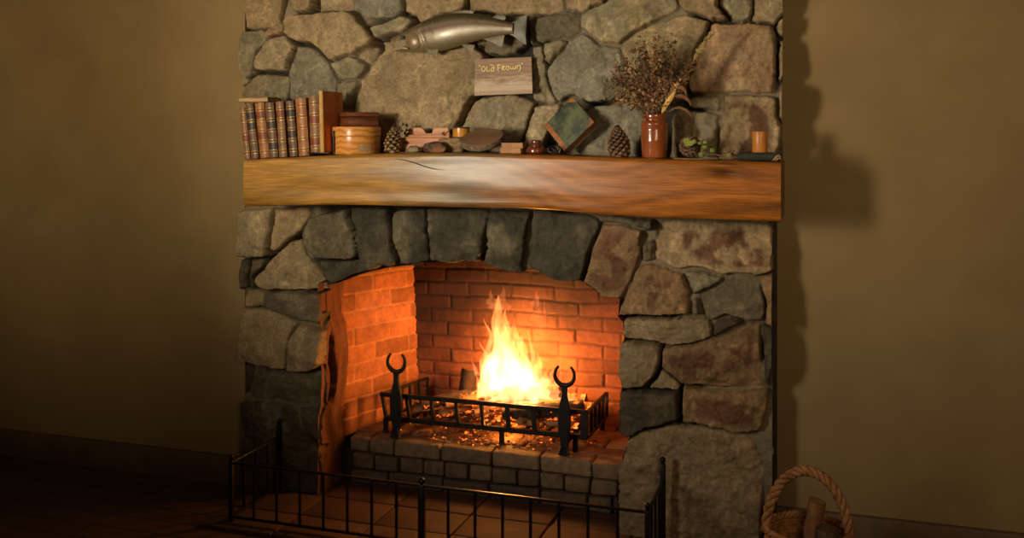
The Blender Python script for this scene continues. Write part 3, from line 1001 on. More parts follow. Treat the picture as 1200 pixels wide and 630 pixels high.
tag(db, 'small dark mahogany box set cornerwise on the round pine box', 'box')
hb = at(421, 130, -.15).z - p.z
bm = bmesh.new(); box(bm, (0, 0, hb * .32), (.122, .115, hb * .64), None, .002)
obj('box_body', bm, dkwood, db)
bm = bmesh.new(); box(bm, (0, 0, hb * .83), (.126, .119, hb * .32), None, .003)
obj('lid', bm, dkwood, db)

# ---- pine cones
cone_m = mat_attr('pine_cone', 60, .3, .6, .3, .001)
def pine_cone(label, loc, length, rad, tilt, seed, tipc, n=62):
    rnd = random.Random(seed)
    r = empty('pine_cone', loc)
    tag(r, label, 'pine cone', 'pine cones on the mantel')
    r.rotation_euler = tilt
    def prof(t): return rad * (0.30 + 0.70 * math.sin(PI * min(1, (t + .13) / 1.16)) ** .75) * (1 - .40 * t)
    bm = bmesh.new()
    lathe(bm, [(max(.003, prof(k / 10) * .62), .06 * length + .9 * length * k / 10) for k in range(11)], 14)
    obj('core', bm, mat('cone_core', lin(50, 36, 26), lin(30, 22, 17), 40, .9), r)
    V, F, C = [], [], []
    dk, tp = lin(70, 48, 34), tipc
    for i in range(n):
        t = i / (n - 1)
        th = i * 2.39996
        R0 = prof(t)
        sw = (rad * 0.40) * (1 - 0.5 * t) * (62 / n) ** .5
        up = Vector((0, 0, 1))
        d = Vector((math.cos(th), math.sin(th), 0))
        s = Vector((-math.sin(th), math.cos(th), 0))
        el = 0.15 + 0.9 * t
        out = d * math.cos(el) + up * math.sin(el)
        nr = -d * math.sin(el) + up * math.cos(el)
        z = length * (0.06 + 0.86 * t)
        o0 = d * R0 * .45 + up * (z - .010)
        L = R0 * .62 + .004
        j = len(V)
        base = [o0 + s * sw * .4, o0 - s * sw * .4]
        mid = [o0 + out * L * .75 + s * sw, o0 + out * L * .75 - s * sw]
        tip = o0 + out * L * (1.0 + rnd.uniform(-.05, .08)) + nr * .001
        keel = o0 + out * L * .86 + nr * sw * .7
        low = o0 + out * L * .80 - nr * sw * .45
        pts = [base[0], base[1], mid[0], mid[1], tip, keel, low]
        V += pts
        C += [dk, dk, tuple(.6 * a + .4 * b for a, b in zip(dk, tp)), tuple(.6 * a + .4 * b for a, b in zip(dk, tp)), tp, tp, dk]
        F += [(j, j + 2, j + 5), (j, j + 5, j + 1), (j + 1, j + 5, j + 3), (j + 2, j + 4, j + 5), (j + 5, j + 4, j + 3), (j, j + 6, j + 2), (j + 1, j + 6, j), (j + 1, j + 3, j + 6), (j + 2, j + 6, j + 4), (j + 6, j + 3, j + 4)]
    raw('scales', V, F, cone_m, r, False, None, C)
    return r
q = at(459.5, 178, -.19)
pine_cone('open pine cone with pale scale tips beside the round pine box', (q.x, -.19, ztop(q.x) + .001), .112, .037, (0.05, 0.10, 0.4), 1, lin(176, 140, 96))
q = at(726.5, 184, -.17)
pine_cone('upright closed pine cone between the tilted green book and the vase', (q.x, -.17, ztop(q.x) - .003), .122, .047, (-0.06, -0.10, 1.4), 2, lin(140, 108, 80), 96)
q = at(800, 174, -.15)
pine_cone('dark pine cone lying on its side beyond the glazed vase', (q.x + .015, -.10, ztop(q.x) + .040), .085, .043, (1.45, 0.1, 0.3), 3, lin(112, 82, 62))
# dried twig bits behind the first cone
def sprig(label, base, tips, colr, rad=.0016, name='dry_sprig', cat='sprig'):
    r = empty(name, base); tag(r, label, cat)
    base = Vector(base)
    bm = bmesh.new()
    for k, t in enumerate(tips):
        t = Vector(t) - base
        m = t * .5 + Vector((0, 0, .006 * math.sin(k * 2)))
        tube(bm, [Vector((0, 0, 0)), m, t], [rad, rad * .8, rad * .4], 5)
    obj('stems', bm, colr, r)
    bm = bmesh.new()
    rnd = random.Random(len(tips))
    for t in tips:
        t = Vector(t) - base
        for q in range(14):
            c = t * rnd.uniform(.55, 1.02) + Vector([rnd.uniform(-.005, .005) for _ in range(3)])
            s = rnd.uniform(.002, .0045)
            g = bmesh.ops.create_icosphere(bm, subdivisions=1, radius=s)
            for v in g['verts']: v.co = v.co + c
    obj('seed_heads', bm, M('dry_dark', lin(74, 58, 42), lin(44, 36, 28), 60, .9), r)
    return r
twig_m = mat('dry_twig', lin(150, 120, 84), lin(96, 74, 52), 40, .85, bmp=.3)
sprig('dark dried sprig sticking up behind the pine cone beside the pine box', at(471, 170, -.12), [at(466, 142, -.12), at(471, 143, -.12), at(477, 147, -.12), at(480, 151, -.12)], twig_m)

# ---- carved red wood pen box
pb0, pb1 = at(469.5, 176.5, -.13), at(530, 176.5, -.13)
salmon = wood_mat('red_cedar', lin(190, 124, 76), lin(166, 102, 60), .5, 9, 3)
pz = ztop((pb0.x + pb1.x) / 2)
pb = empty('carved_box', ((pb0.x + pb1.x) / 2, -.13, pz + .0006))
tag(pb, 'reddish cedar desk box with notched back board and leaf emblem', 'box')
W = pb1.x - pb0.x
def zz(py, y=-.13): return at(490, py, y).z - at(490, 176.5, y).z
bm = bmesh.new(); box(bm, (0, .012, zz(159.5) / 2), (W, .075, zz(159.5)), None, .002)
obj('box_body', bm, salmon, pb)
bm = bmesh.new(); box(bm, (.012, .02, (zz(159.2) + zz(156)) / 2), (W * .80, .055, zz(156) - zz(159.3)), None, .0015)
obj('ledge', bm, salmon, pb)
def lx(px): return at(px, 150, -.09).x - pb.location.x
zs0, zs1 = zz(156.2), zz(148)
bm = bmesh.new()
prism(bm, [(lx(479), zs0), (lx(482.5), zs1), (lx(495.5), zs1), (lx(497.5), zs1 - .006), (lx(500), zs0 + .006), (lx(508), zs0 + .006), (lx(509), zs1 - .006), (lx(511), zs1), (lx(526), zs1), (lx(528), zs0)], .028, .040)
obj('back_board', bm, salmon, pb, True, 30)
bm = bmesh.new()
cx, cz = lx(485) , zz(165.5)
for k in range(5):
    a = PI / 2 + (k - 2) * .62
    ln = .013 if k == 2 else .010
    d = Vector((math.cos(a), 0, math.sin(a)))
    tube(bm, [Vector((cx, -.026, cz - .004)), Vector((cx, -.0268, cz - .004)) + d * ln * .55, Vector((cx, -.026, cz - .004)) + d * ln], [.0012, .0040, .0006], 6)
tube(bm, [(cx, -.026, cz - .014), (cx, -.0265, cz - .002)], .0014, 6)
obj('leaf_emblem', bm, mat('black_ink', lin(34, 28, 26), lin(24, 20, 18), 30, .7), pb, label='black leaf emblem')

# ---- pebbles and driftwood
def rock(name, label, px0, px1, py0, py1, y, m, cat, seed, dy=.03, group=None, sq=0.0, flat=1.0):
    a, b = at(px0, py1, y), at(px1, py0, y)
    c = ((a.x + b.x) / 2, y, 0)
    hgt = b.z - a.z
    bm = bmesh.new()
    bmesh.ops.create_icosphere(bm, subdivisions=4, radius=1)
    for v in bm.verts:
        n = v.co.normalized()
        if sq:
            mx = max(abs(n.x), abs(n.y), abs(n.z))
            n = n * (1 - sq) + n / mx * .8 * sq
        k = 1 + .22 * mnoise.noise(n * 1.6 + Vector((seed * 5.1, 0, 0))) + .08 * mnoise.noise(n * 5 + Vector((seed, 3, 0)))
        v.co = Vector((n.x * k * (b.x - a.x) / 2, n.y * k * dy, max(n.z * k, -.82) * hgt / 1.85))
    z0 = min(v.co.z for v in bm.verts)
    for v in bm.verts: v.co.z -= z0
    o = obj(name, bm, m, None, True, 180)
    o.location = (c[0], y, ztop(c[0]) + .0004)
    return tag(o, label, cat, group)
rock('pebble', 'flat grey pebble lying before the cedar desk box', 477, 493, 169, 177.5, -.225, mat('pebble_grey', lin(146, 128, 98), lin(108, 96, 76), 30, .8), 'pebble', 1, .018)
rock('driftwood_knot', 'dark knotty lump of wood between pebble and driftwood block', 496, 523, 165, 177.8, -.225, mat('burl', lin(132, 88, 58), lin(50, 38, 30), 34, .75, bmp=.8, dist=.004, lo=.42, hi=.58), 'driftwood', 4, .02)
dw = rock('driftwood_block', 'weathered tan driftwood block under the little honey-coloured round box', 513, 549, 159, 177.5, -.14, mat('driftwood', lin(170, 140, 96), lin(100, 84, 64), 18, .85, bmp=.8, dist=.004, stretch=(3, 12, 12)), 'driftwood', 7, .05, sq=.7)
tn0, tn1 = at(533.5, 158, -.13), at(552, 158, -.13)
r_ = (tn1.x - tn0.x) / 2
tz = max((dw.matrix_world @ v.co).z for v in dw.data.vertices) + ztop(tn0.x)
tz = dw.location.z + max(v.co.z for v in dw.data.vertices)
tin = empty('round_tin', ((tn0.x + tn1.x) / 2 - .006, -.135, min(tz, at(540, 158, -.13).z + .004)))
tag(tin, 'tiny honey-coloured round box with dark rim on the driftwood block', 'box')
th = at(540, 146.2, -.13).z - at(540, 158, -.13).z
honey = mat('honey_varnish', lin(206, 140, 48), lin(160, 98, 34), 16, .3, coat=.3)
bm = bmesh.new(); lathe(bm, [(r_ * .98, 0), (r_, .002), (r_, th * .86)], 32); obj('box_body', bm, honey, tin)
bm = bmesh.new(); lathe(bm, [(r_ * 1.02, th * .86), (r_ * 1.02, th * .97), (r_ * .96, th)], 32); obj('lid', bm, M('dark_rim', lin(70, 48, 28), lin(48, 34, 22), 20, .5), tin, label='dark lid rim')
# twigs leaning on the cedar box
def stick(name, label, pts, rad, m=twig_m, cat='twig', group=None):
    bm = bmesh.new()
    c = Vector(pts[0])
    P = [Vector(p) - c for p in pts]
    Q = []
    for a, b in zip(P, P[1:]):
        Q += [a.lerp(b, k / 4) for k in range(4)]
    Q.append(P[-1])
    Q = [q + mnoise.noise_vector((q + c) * 60) * rad * .5 for q in Q]
    tube(bm, Q, [rad * (1 - .5 * k / len(Q)) for k in range(len(Q))], 7)
    o = obj(name, bm, m); o.location = c
    return tag(o, label, cat, group)
stick('twig', 'pale bare twig leaning up from the cedar box against the stone', [at(517, 157.5, -.115), at(524, 151, -.09), at(534, 137.5, -.05)], .0022)
stick('twig', 'short grey twig lying beside the tiny honey-coloured box', [at(519, 158.5, -.15), at(527, 152, -.13), at(534, 147.5, -.12)], .0026)
# ---- slice of log, leaning back
ws0, ws1 = at(541.5, 170, -.17), at(591, 170, -.17)
rw = (ws1.x - ws0.x) / 2
tl_ = math.radians(24)
ws = empty('wood_slice', ((ws0.x + ws1.x) / 2, -.17, 0))
tag(ws, 'oval slice of log with bark edge leaning on the driftwood block', 'wood slice')
def ring(bm, prof, rr, seed):
    rs = []
    for f, z in prof:
        rs.append([bm.verts.new((rr * f * math.cos(2 * PI * k / 40) * (1 + .02 * mnoise.noise(Vector((math.cos(2 * PI * k / 40) * 2, math.sin(2 * PI * k / 40) * 2, seed)))), rr * f * math.sin(2 * PI * k / 40), z)) for k in range(40)])
    for a, b in zip(rs, rs[1:]):
        for k in range(40): bm.faces.new((a[k], a[(k + 1) % 40], b[(k + 1) % 40], b[k]))
    bm.faces.new(list(reversed(rs[0]))); bm.faces.new(rs[-1])
bm = bmesh.new(); ring(bm, [(.90, 0), (.98, .004), (1.0, .013), (.985, .021), (.95, .024)], rw, 3); jitter(bm, .0022, 70)
obj('bark', bm, mat('bark', lin(128, 108, 82), lin(76, 62, 48), 50, .9, bmp=.8, dist=.003), ws, label='rough grey-brown bark edge')
bm = bmesh.new(); ring(bm, [(.93, .020), (.93, .0262), (.5, .0265)], rw, 3)
obj('cut_face', bm, mat('cut_wood', lin(146, 108, 76), lin(112, 82, 58), 10, .7, bmp=.2), ws, label='smooth brown cut face')
ws.rotation_euler = (tl_, 0, 0)
ws.location.z = ztop(ws.location.x) + rw * math.sin(tl_) * 1.0 + .001
# ---- two small old booklets, stacked
bz = ztop(at(600, 177, -.17).x)
for k, (a, b, yaw, lab) in enumerate([(586, 611.5, -.05, 'thin brown booklet with tan page edge, lower of two beside the log slice'), (587, 612.5, .04, 'thin brown booklet with tan page edge, upper of two beside the log slice')]):
    x0, x1 = at(a, 170, -.2).x, at(b, 170, -.2).x
    o = empty('booklet', ((x0 + x1) / 2, -.165, bz + .0006 + k * .0192), yaw)
    tag(o, lab, 'booklet', 'booklets on the mantel')
    w = x1 - x0
    bm = bmesh.new()
    box(bm, (0, 0, .0012), (w, .075, .0022)); box(bm, (0, 0, .0176), (w, .075, .0022)); box(bm, (0, .0365, .0094), (w, .002, .0186))
    obj('cover', bm, leathers['brown'], o, False)
    bm = bmesh.new(); box(bm, (0, -.001, .0094), (w - .004, .070, .0140))
    obj('pages', bm, M('tan_pages', lin(190, 136, 84), lin(150, 100, 60), 20, .8), o, False, label='tan page edge')
# ---- glazed brown pot with knob lid
g0, g1 = at(616.5, 177, -.17), at(640, 177, -.17)
gr = (g1.x - g0.x) / 2
gp = empty('glazed_pot', ((g0.x + g1.x) / 2, -.17, ztop(g0.x) + .0005))
tag(gp, 'small shiny red-brown glazed pot with knobbed lid beside the tilted green book', 'pot')
glz = mat('red_glaze', lin(120, 58, 36), lin(84, 38, 26), 14, .15, coat=.6)
bm = bmesh.new(); lathe(bm, [(gr * .8, 0), (gr * .98, .006), (gr, .014), (gr * .9, .022), (gr * .62, .026)], 36); obj('pot_body', bm, glz, gp)
bm = bmesh.new(); lathe(bm, [(gr * .60, .026), (gr * .58, .034), (gr * .50, .040), (gr * .52, .046), (gr * .4, .050), (.002, .051)], 32); obj('lid', bm, glz, gp)
# ---- tangle of dark wire
bm = bmesh.new()
wc = at(648, 177.5, -.185)
for k in range(5):
    rnd = random.Random(k + 3)
    rr = .012 + .012 * rnd.random()
    A = Matrix.Rotation(rnd.uniform(.5, 1.4), 3, 'X') @ Matrix.Rotation(rnd.uniform(-.8, .8), 3, 'Y')
    pts = [A @ Vector((rr * math.cos(t / 20 * 2 * PI) + (k - 2) * .006, rr * .8 * math.sin(t / 20 * 2 * PI), .002 * math.sin(t))) + Vector((0, 0, .021)) for t in range(21)]
    tube(bm, pts, .0014, 6)
zmin = min(v.co.z for v in bm.verts)
for v in bm.verts: v.co.z -= zmin
o = obj('wire_coil', bm, mat('dark_wire', lin(92, 78, 62), lin(50, 42, 34), 30, .4, .8)); o.location = (wc.x, -.185, ztop(wc.x) + .0004)
tag(o, 'small tangle of dark wire at the foot of the tilted green book', 'wire')
# ---- tilted green book
gb = empty('old_book', (0, 0, 0))
tag(gb, 'green marbled book with tan leather edges balanced on its corner against the stone', 'book')
bw, bh, bt = .150, .142, .040
bm = bmesh.new()
box(bm, (0, -bt / 2, 0), (bw, .003, bh), None, .0008); box(bm, (0, bt / 2, 0), (bw, .003, bh), None, .0008)
obj('cover', bm, leathers['green'], gb, True, label='worn green marbled boards')
bm = bmesh.new(); box(bm, (.001, 0, 0), (bw - .006, bt - .003, bh - .007))
obj('pages', bm, M('tan_pages'), gb, False, label='tan page edges')
bm = bmesh.new()
box(bm, (-bw / 2 - .001, 0, 0), (.004, bt + .003, bh + .001), None, .001)
box(bm, (-bw / 2 + .008, -bt / 2 - .0012, 0), (.018, .0022, bh + .001), None, .0006)
obj('spine', bm, leathers['edge'], gb, True, label='rubbed tan leather spine')
for sx, sz in ((1, 1), (1, -1)):
    bm = bmesh.new()
    c = Vector((sx * bw / 2, 0, sz * bh / 2)); L_ = .028
    pts = [(c.x + .0006 * sx, c.z + .0006 * sz), (c.x - sx * L_, c.z + .0006 * sz), (c.x + .0006 * sx, c.z - sz * L_)]
    prism(bm, [(a, b) for a, b in pts], -bt / 2 - .0022, -bt / 2 - .0012)
    obj('corner_piece', bm, leathers['edge'], gb, False, label='tan leather corner')
# the spine lies down-left, the fore edge up-right
Rg = Matrix.Rotation(math.radians(-17), 3, 'X') @ Matrix.Rotation(math.radians(-46), 3, 'Y')
Rg = Matrix.Rotation(math.radians(-13), 3, 'Z') @ Rg
gb.rotation_euler = Rg.to_euler()
cs = [Rg @ Vector((sx * (bw / 2 + .003), sy * (bt / 2 + .003), sz * (bh / 2 + .001))) for sx in (-1, 1) for sy in (-1, 1) for sz in (-1, 1)]
gc = at(666, 147, -.13)
gb.location = (gc.x, 0, ztop(gc.x) - min(c.z for c in cs) + .0005)
gb.location.y = -.036 - max(c.y for c in cs)
# ---- straws
stick('straw', 'pale straw lying along the shelf behind the upright pine cone', [at(693, 168.5, -.10), at(702, 163.6, -.06), at(750, 165.5, -.06)], .0012, M('straw_m', lin(150, 130, 90), lin(120, 100, 64), 40, .8), 'straw')
# ---- vase and bouquet
v0, v1 = at(750.6, 180, -.15), at(783.4, 180, -.15)
vr = (v1.x - v0.x) / 2 * .965
vz = ztop((v0.x + v1.x) / 2)
vs_ = empty('stoneware_jar', ((v0.x + v1.x) / 2, -.15, vz + .0005))
tag(vs_, 'glossy red-brown stoneware jar holding the dried flowers', 'vase')
VH = at(767, 133.3, -.15).z - at(767, 184.3, -.15).z
def vh(py): return (184.3 - py) / 51.0 * VH
vase_m = mat('salt_glaze', lin(170, 92, 48), lin(132, 66, 34), 9, .14, coat=.9, bmp=.05, spec=.6)
bm = bmesh.new()
lathe(bm, [(vr * .80, 0), (vr * .86, .002), (vr * .90, .006), (vr * .97, vh(165)), (vr * .985, vh(163.6)), (vr * .97, vh(162.4)), (vr * 1.0, vh(152)), (vr * .985, vh(151.2)), (vr * 1.0, vh(150.4)), (vr, vh(146)), (vr * 1.03, vh(144.6)), (vr * .98, vh(143.2)), (vr * .86, vh(141)), (vr * .83, vh(139.6)),
           (vr * .90, vh(137.5)), (vr * .90, vh(134.6)), (vr * .88, vh(133.3)), (vr * .80, vh(133.4)), (vr * .76, vh(138)), (vr * .86, vh(150)), (vr * .8, .01)], 56)
obj('jar_body', bm, vase_m, vs_, True, 60)
bq = empty('dried_bouquet', (vs_.location.x, -.15, vz + VH * .62))
tag(bq, 'bunch of dried brown and tan wildflowers standing in the stoneware jar', 'dried flowers')
bqm = mat_attr('dried_flower', 80, .35, .9, .3, .002)
rnd = random.Random(21)
OCT = [(1, 0, 0), (-1, 0, 0), (0, 1, 0), (0, -1, 0), (0, 0, 1), (0, 0, -1)]
OF = [(0, 2, 4), (2, 1, 4), (1, 3, 4), (3, 0, 4), (2, 0, 5), (1, 2, 5), (3, 1, 5), (0, 3, 5)]
def tube_raw(V, F, C, pts, rad, col, n=5):
    bm = bmesh.new(); tube(bm, pts, rad, n, False)
    bm.verts.ensure_lookup_table(); bm.verts.index_update()
    j = len(V)
    V += [v.co.copy() for v in bm.verts]
    F += [tuple(j + v.index for v in f.verts) for f in bm.faces]
    C += [col] * len(bm.verts); bm.free()
fl_cols = [lin(118, 88, 64), lin(142, 112, 78), lin(98, 78, 54), lin(122, 90, 66), lin(152, 122, 82), lin(110, 74, 58), lin(94, 80, 54)]
TIPS = [(727,62),(722,78),(719,86),(724,95),(733,70),(737,80),(741,60),(745,75),(748,54),(752,44),(756,52),(757,64),(762,58),(766,48),(771,44),(771,58),(776,62),(778,74),(785,52),(784,70),(788,80),
        (740,92),(730,104),(722,112),(735,112),(748,92),(755,84),(762,80),(768,86),(774,92),(780,96),(790,92),(745,106),(757,104),(768,106),(780,108),(736,86),(748,66),(764,70),(788,104),(728,88),(752,96),(760,96),(742,100),(716,118),(793,118),(716,92),(713,100),(720,70),(724,106),(795,78),(797,96),(792,64),(800,108),(728,98),(784,98),(776,112),(748,112),(765,112),(738,72),(752,62),(768,70)]
for i, (px, py) in enumerate(TIPS):
    y = -.15 + rnd.uniform(-.07, .07)
    tip = at(px + rnd.uniform(-2, 2), py, y) - bq.location
    b0 = Vector((rnd.uniform(-.022, .022), rnd.uniform(-.022, .022), 0))
    neck = Vector((b0.x * .9, b0.y * .9, VH * .40))
    mid = neck.lerp(tip, .5) + Vector((rnd.uniform(-.008, .008), rnd.uniform(-.008, .008), .012))
    V, F, C = [], [], []
    sc = lin(120, 94, 62)
    path = [b0, neck, mid, tip]
    tube_raw(V, F, C, path, [.0016, .0015, .0012, .0006], sc)
    col = rnd.choice(fl_cols)
    big = rnd.random() < .45
    nb = 80 if py < 100 else 60
    for q in range(nb):
        t = rnd.uniform(.15, 1.0) if py > 66 else rnd.uniform(.0, 1.05)
        base = neck.lerp(mid, (t) / .5) if t < .5 else mid.lerp(tip, (t - .5) / .5)
        spread = (.016 if big else .009) * (1.1 - .5 * t)
        c = base + Vector([rnd.gauss(0, spread) for _ in range(3)])
        s = rnd.uniform(.0022, .0058)
        ax = Vector([rnd.uniform(.5, 1.5) for _ in range(3)])
        j = len(V)
        V += [c + Vector((a[0] * ax.x, a[1] * ax.y, a[2] * ax.z)) * s for a in OCT]
        F += [tuple(j + k for k in f) for f in OF]
        kk = rnd.uniform(.7, 2.1)
        C += [(col[0] * kk, col[1] * kk, col[2] * kk, 1)] * 6
        if rnd.random() < .35:
            tube_raw(V, F, C, [base, c], [.0007, .0005], sc, 3)
    raw('flower_stalk', V, F, bqm, bq, False, None, C)
# tall grass plume reaching to the side
V, F, C = [], [], []
pl = [at(a, b, y) - bq.location for a, b, y in [(772,132,-.15),(786,112,-.16),(799,95,-.17),(812,72,-.18),(820,58,-.18),(833,40,-.19)]]
pl = [Vector((.01, 0, 0))] + pl
tube_raw(V, F, C, pl, [.0016] * 5 + [.001, .0005], lin(150, 126, 80))
for q in range(620):
    t = rnd.choice([rnd.uniform(2.2, 3.9), rnd.uniform(4.2, 6)])
    i = min(int(t), 5)
    c0 = pl[i].lerp(pl[i + 1], t - i)
    d = (pl[i + 1] - pl[i]).normalized()
    sp = .012 if t < 4 else .005
    e = c0 + d * rnd.uniform(.006, .016) + Vector([rnd.gauss(0, sp) for _ in range(3)])
    kk = rnd.uniform(.6, 1.4)
    col = lin(126, 94, 62) if t < 4 else lin(182, 158, 104)
    tube_raw(V, F, C, [c0, e], [.0021, .0009], (col[0] * kk, col[1] * kk, col[2] * kk, 1), 4)
raw('grass_plume', V, F, bqm, bq, False, None, C, label='long feathery grass plume leaning outward')
def leaf(name, pts, wid, col, label):
    V, F, C = [], [], []
    P = [at(a, b, y) - bq.location for a, b, y in pts]
    n = len(P)
    for i, p in enumerate(P):
        d = (P[min(i + 1, n - 1)] - P[max(i - 1, 0)]).normalized()
        s = d.cross(Vector((0, 1, .2))).normalized()
        w = wid * math.sin(PI * (i + .35) / (n - .3))
        V += [p + s * w, p + Vector((0, -.004, 0)), p - s * w]
        C += [col] * 3
    for i in range(n - 1):
        j = 3 * i
        F += [(j, j + 1, j + 4, j + 3), (j + 1, j + 2, j + 5, j + 4)]
    raw(name, V, F, bqm, bq, True, 180, C, label=label)
leaf('dry_leaf', [(775,134,-.17),(778,127,-.19),(783,119,-.20),(788,112,-.20),(792,106,-.20)], .009, lin(214, 172, 96), 'straw-yellow curled leaf')
leaf('dry_leaf', [(786,118,-.18),(791,113,-.19),(797,112,-.20),(803,114,-.20),(808,119,-.20),(810,125,-.19)], .007, lin(120, 80, 54), 'curled brown leaf')
leaf('dry_leaf', [(783,131,-.17),(790,127,-.18),(797,126,-.19),(804,129,-.20),(809,134,-.20),(812,141,-.19)], .0055, lin(118, 80, 54), 'drooping brown leaf')
leaf('dry_leaf', [(782,116,-.19),(785,108,-.20),(790,102,-.20),(796,101,-.20),(802,105,-.19),(804,111,-.19)], .009, lin(136, 98, 64), 'crumpled tan leaf')
leaf('dry_leaf', [(742,120,-.17),(732,116,-.18),(724,121,-.18),(716,124,-.18)], .007, lin(120, 92, 62), 'small side leaf')
# ---- green hop sprig trailing on the shelf
hp = empty('hop_sprig', (at(826, 184, -.2).x, -.2, ztop(at(826, 184, -.2).x)))
tag(hp, 'sprig of pale green papery hops trailing along the shelf past the jar', 'sprig')
green1 = mat('hop_green', lin(176, 182, 92), lin(120, 132, 62), 40, .8, bmp=.2)
green2 = mat('dark_leaf', lin(78, 84, 48), lin(42, 48, 30), 30, .8)
base_z = hp.location.z
bm = bmesh.new()
tube(bm, [at(a, b, -.2) - hp.location for a, b in [(800,176),(812,178),(824,180),(838,181),(852,183.5),(870,184.5)]], .0018, 6)
obj('stem', bm, twig_m, hp)
for (px, py, r_) in [(805,164.5,.014),(809.5,168,.013),(813.5,166,.010),(820,167.5,.007),(826.5,166.5,.008),(826,172.5,.010),(822.5,181.0,.012),(835,176,.010),(806,169,.011)]:
    c = at(px, py, -.205) - hp.location
    bm = bmesh.new()
    for q in range(26):
        th = q * 2.4; t = q / 25
        d = Vector((math.cos(th) * math.sin(PI * (.15 + .7 * t)), math.sin(th) * math.sin(PI * (.15 + .7 * t)), math.cos(PI * (.15 + .7 * t))))
        g = bmesh.ops.create_icosphere(bm, subdivisions=1, radius=r_ * .42)
        for v in g['verts']:
            v.co = c + d * r_ * .6 + Vector((v.co.x, v.co.y, v.co.z * .7))
    for v in bm.verts: v.co.z = max(v.co.z, .001)
    obj('hop_cone', bm, green1, hp)
rnd = random.Random(8)
for k in range(34):
    px = rnd.uniform(812, 868); py = rnd.uniform(176, 184.5) if px > 836 else rnd.uniform(170, 183)
    c = at(px, py, -.2 + rnd.uniform(-.03, .05)) - hp.location
    c.z = max(c.z, .006)
    bm = bmesh.new()
    d = Vector([rnd.uniform(-1, 1), rnd.uniform(-1, .3), rnd.uniform(-.4, .5)]).normalized()
    s = d.cross(Vector((0, 0, 1))).normalized()
    L_ = rnd.uniform(.012, .022)
    vv = [bm.verts.new(c + d * L_ * (t - .5) + s * L_ * .34 * w + Vector((0, 0, .003 * math.sin(t * 3)))) for t, w in ((0, 0), (.35, 1), (.7, .8), (1, 0), (.7, -.8), (.35, -1))]
    for v in vv: v.co.z = max(v.co.z, .0015)
    bm.faces.new(vv)
    obj('leaf', bm, green2 if rnd.random() < .8 else green1, hp)
stick('twig', 'straight pale twig lying along the mantel front edge under the hops', [at(790, 186.6, -.262) + Vector((0, 0, .003)), at(815, 187.4, -.262) + Vector((0, 0, .003)), at(841, 187.2, -.262) + Vector((0, 0, .004))], .0030)
# ---- dark flat book with candle on it
d0, d1 = at(867, 188, -.2), at(908, 188, -.2)
fb = book(.026, .135, .12, 'blackish', (), 'dark green-black book lying flat under the amber candle', bands=0)
fb.rotation_euler = Matrix(((0, 0, 1), (0, 1, 0), (-1, 0, 0))).to_euler()
fb.location = (d0.x - .004, -.235, ztop(d0.x) + .0135)
k0, k1 = at(881, 178, -.17), at(900, 178, -.17)
kr = (k1.x - k0.x) / 2 * .96
cd = empty('amber_candle', ((k0.x + k1.x) / 2, -.17, fb.location.z + .0135))
tag(cd, 'stubby amber pillar candle standing on the dark flat book', 'candle')
kh = at(890, 154.6, -.17).z - at(890, 179, -.17).z
m, nt, N, L, bs = mat_nodes('amber_wax')
bs.inputs['Base Color'].default_value = lin(206, 134, 52)
bs.inputs['Roughness'].default_value = .35
bs.inputs['Subsurface Weight'].default_value = .25
bs.inputs['Subsurface Radius'].default_value = (.02, .008, .003)
nz = add_noise(nt, 20); r = ramp(nt, nz.outputs['Fac'], [(.3, lin(186, 112, 40)), (.7, lin(216, 146, 62))]); L.new(r.outputs['Color'], bs.inputs['Base Color'])
bm = bmesh.new(); lathe(bm, [(kr * .95, 0), (kr, .003), (kr, kh - .004), (kr * .96, kh), (kr * .88, kh - .002), (kr * .5, kh - .006), (.002, kh - .007)], 40)
obj('wax_body', bm, m, cd)
bm = bmesh.new(); tube(bm, [(0, 0, kh - .008), (.0005, 0, kh - .001), (.002, 0, kh + .005)], .0012, 6)
obj('wick', bm, M('black_ink'), cd, label='short black wick')
# ---- pale dried seed pod at the shelf's end
pc = at(910.5, 188, -.245)
sp = empty('seed_pod', (pc.x, -.245, ztop(pc.x)))
tag(sp, 'pale curled seed pod at the end of the mantel beyond the candle', 'seed pod')
pod_m = mat('pod', lin(196, 168, 124), lin(150, 116, 78), 30, .8)
bm = bmesh.new(); tube(bm, [Vector((-.016, 0, .003)), Vector((-.008, 0, .009)), Vector((0, 0, .018)), Vector((.006, 0, .021)), Vector((.012, 0, .016))], [.001, .003, .004, .0035, .001], 8); obj('husk', bm, pod_m, sp)
bm = bmesh.new(); tube(bm, [Vector((-.006, -.005, .0025)), Vector((.002, -.007, .010)), Vector((.010, -.004, .013)), Vector((.013, 0, .006))], [.001, .0028, .003, .001], 8); obj('husk', bm, pod_m, sp)

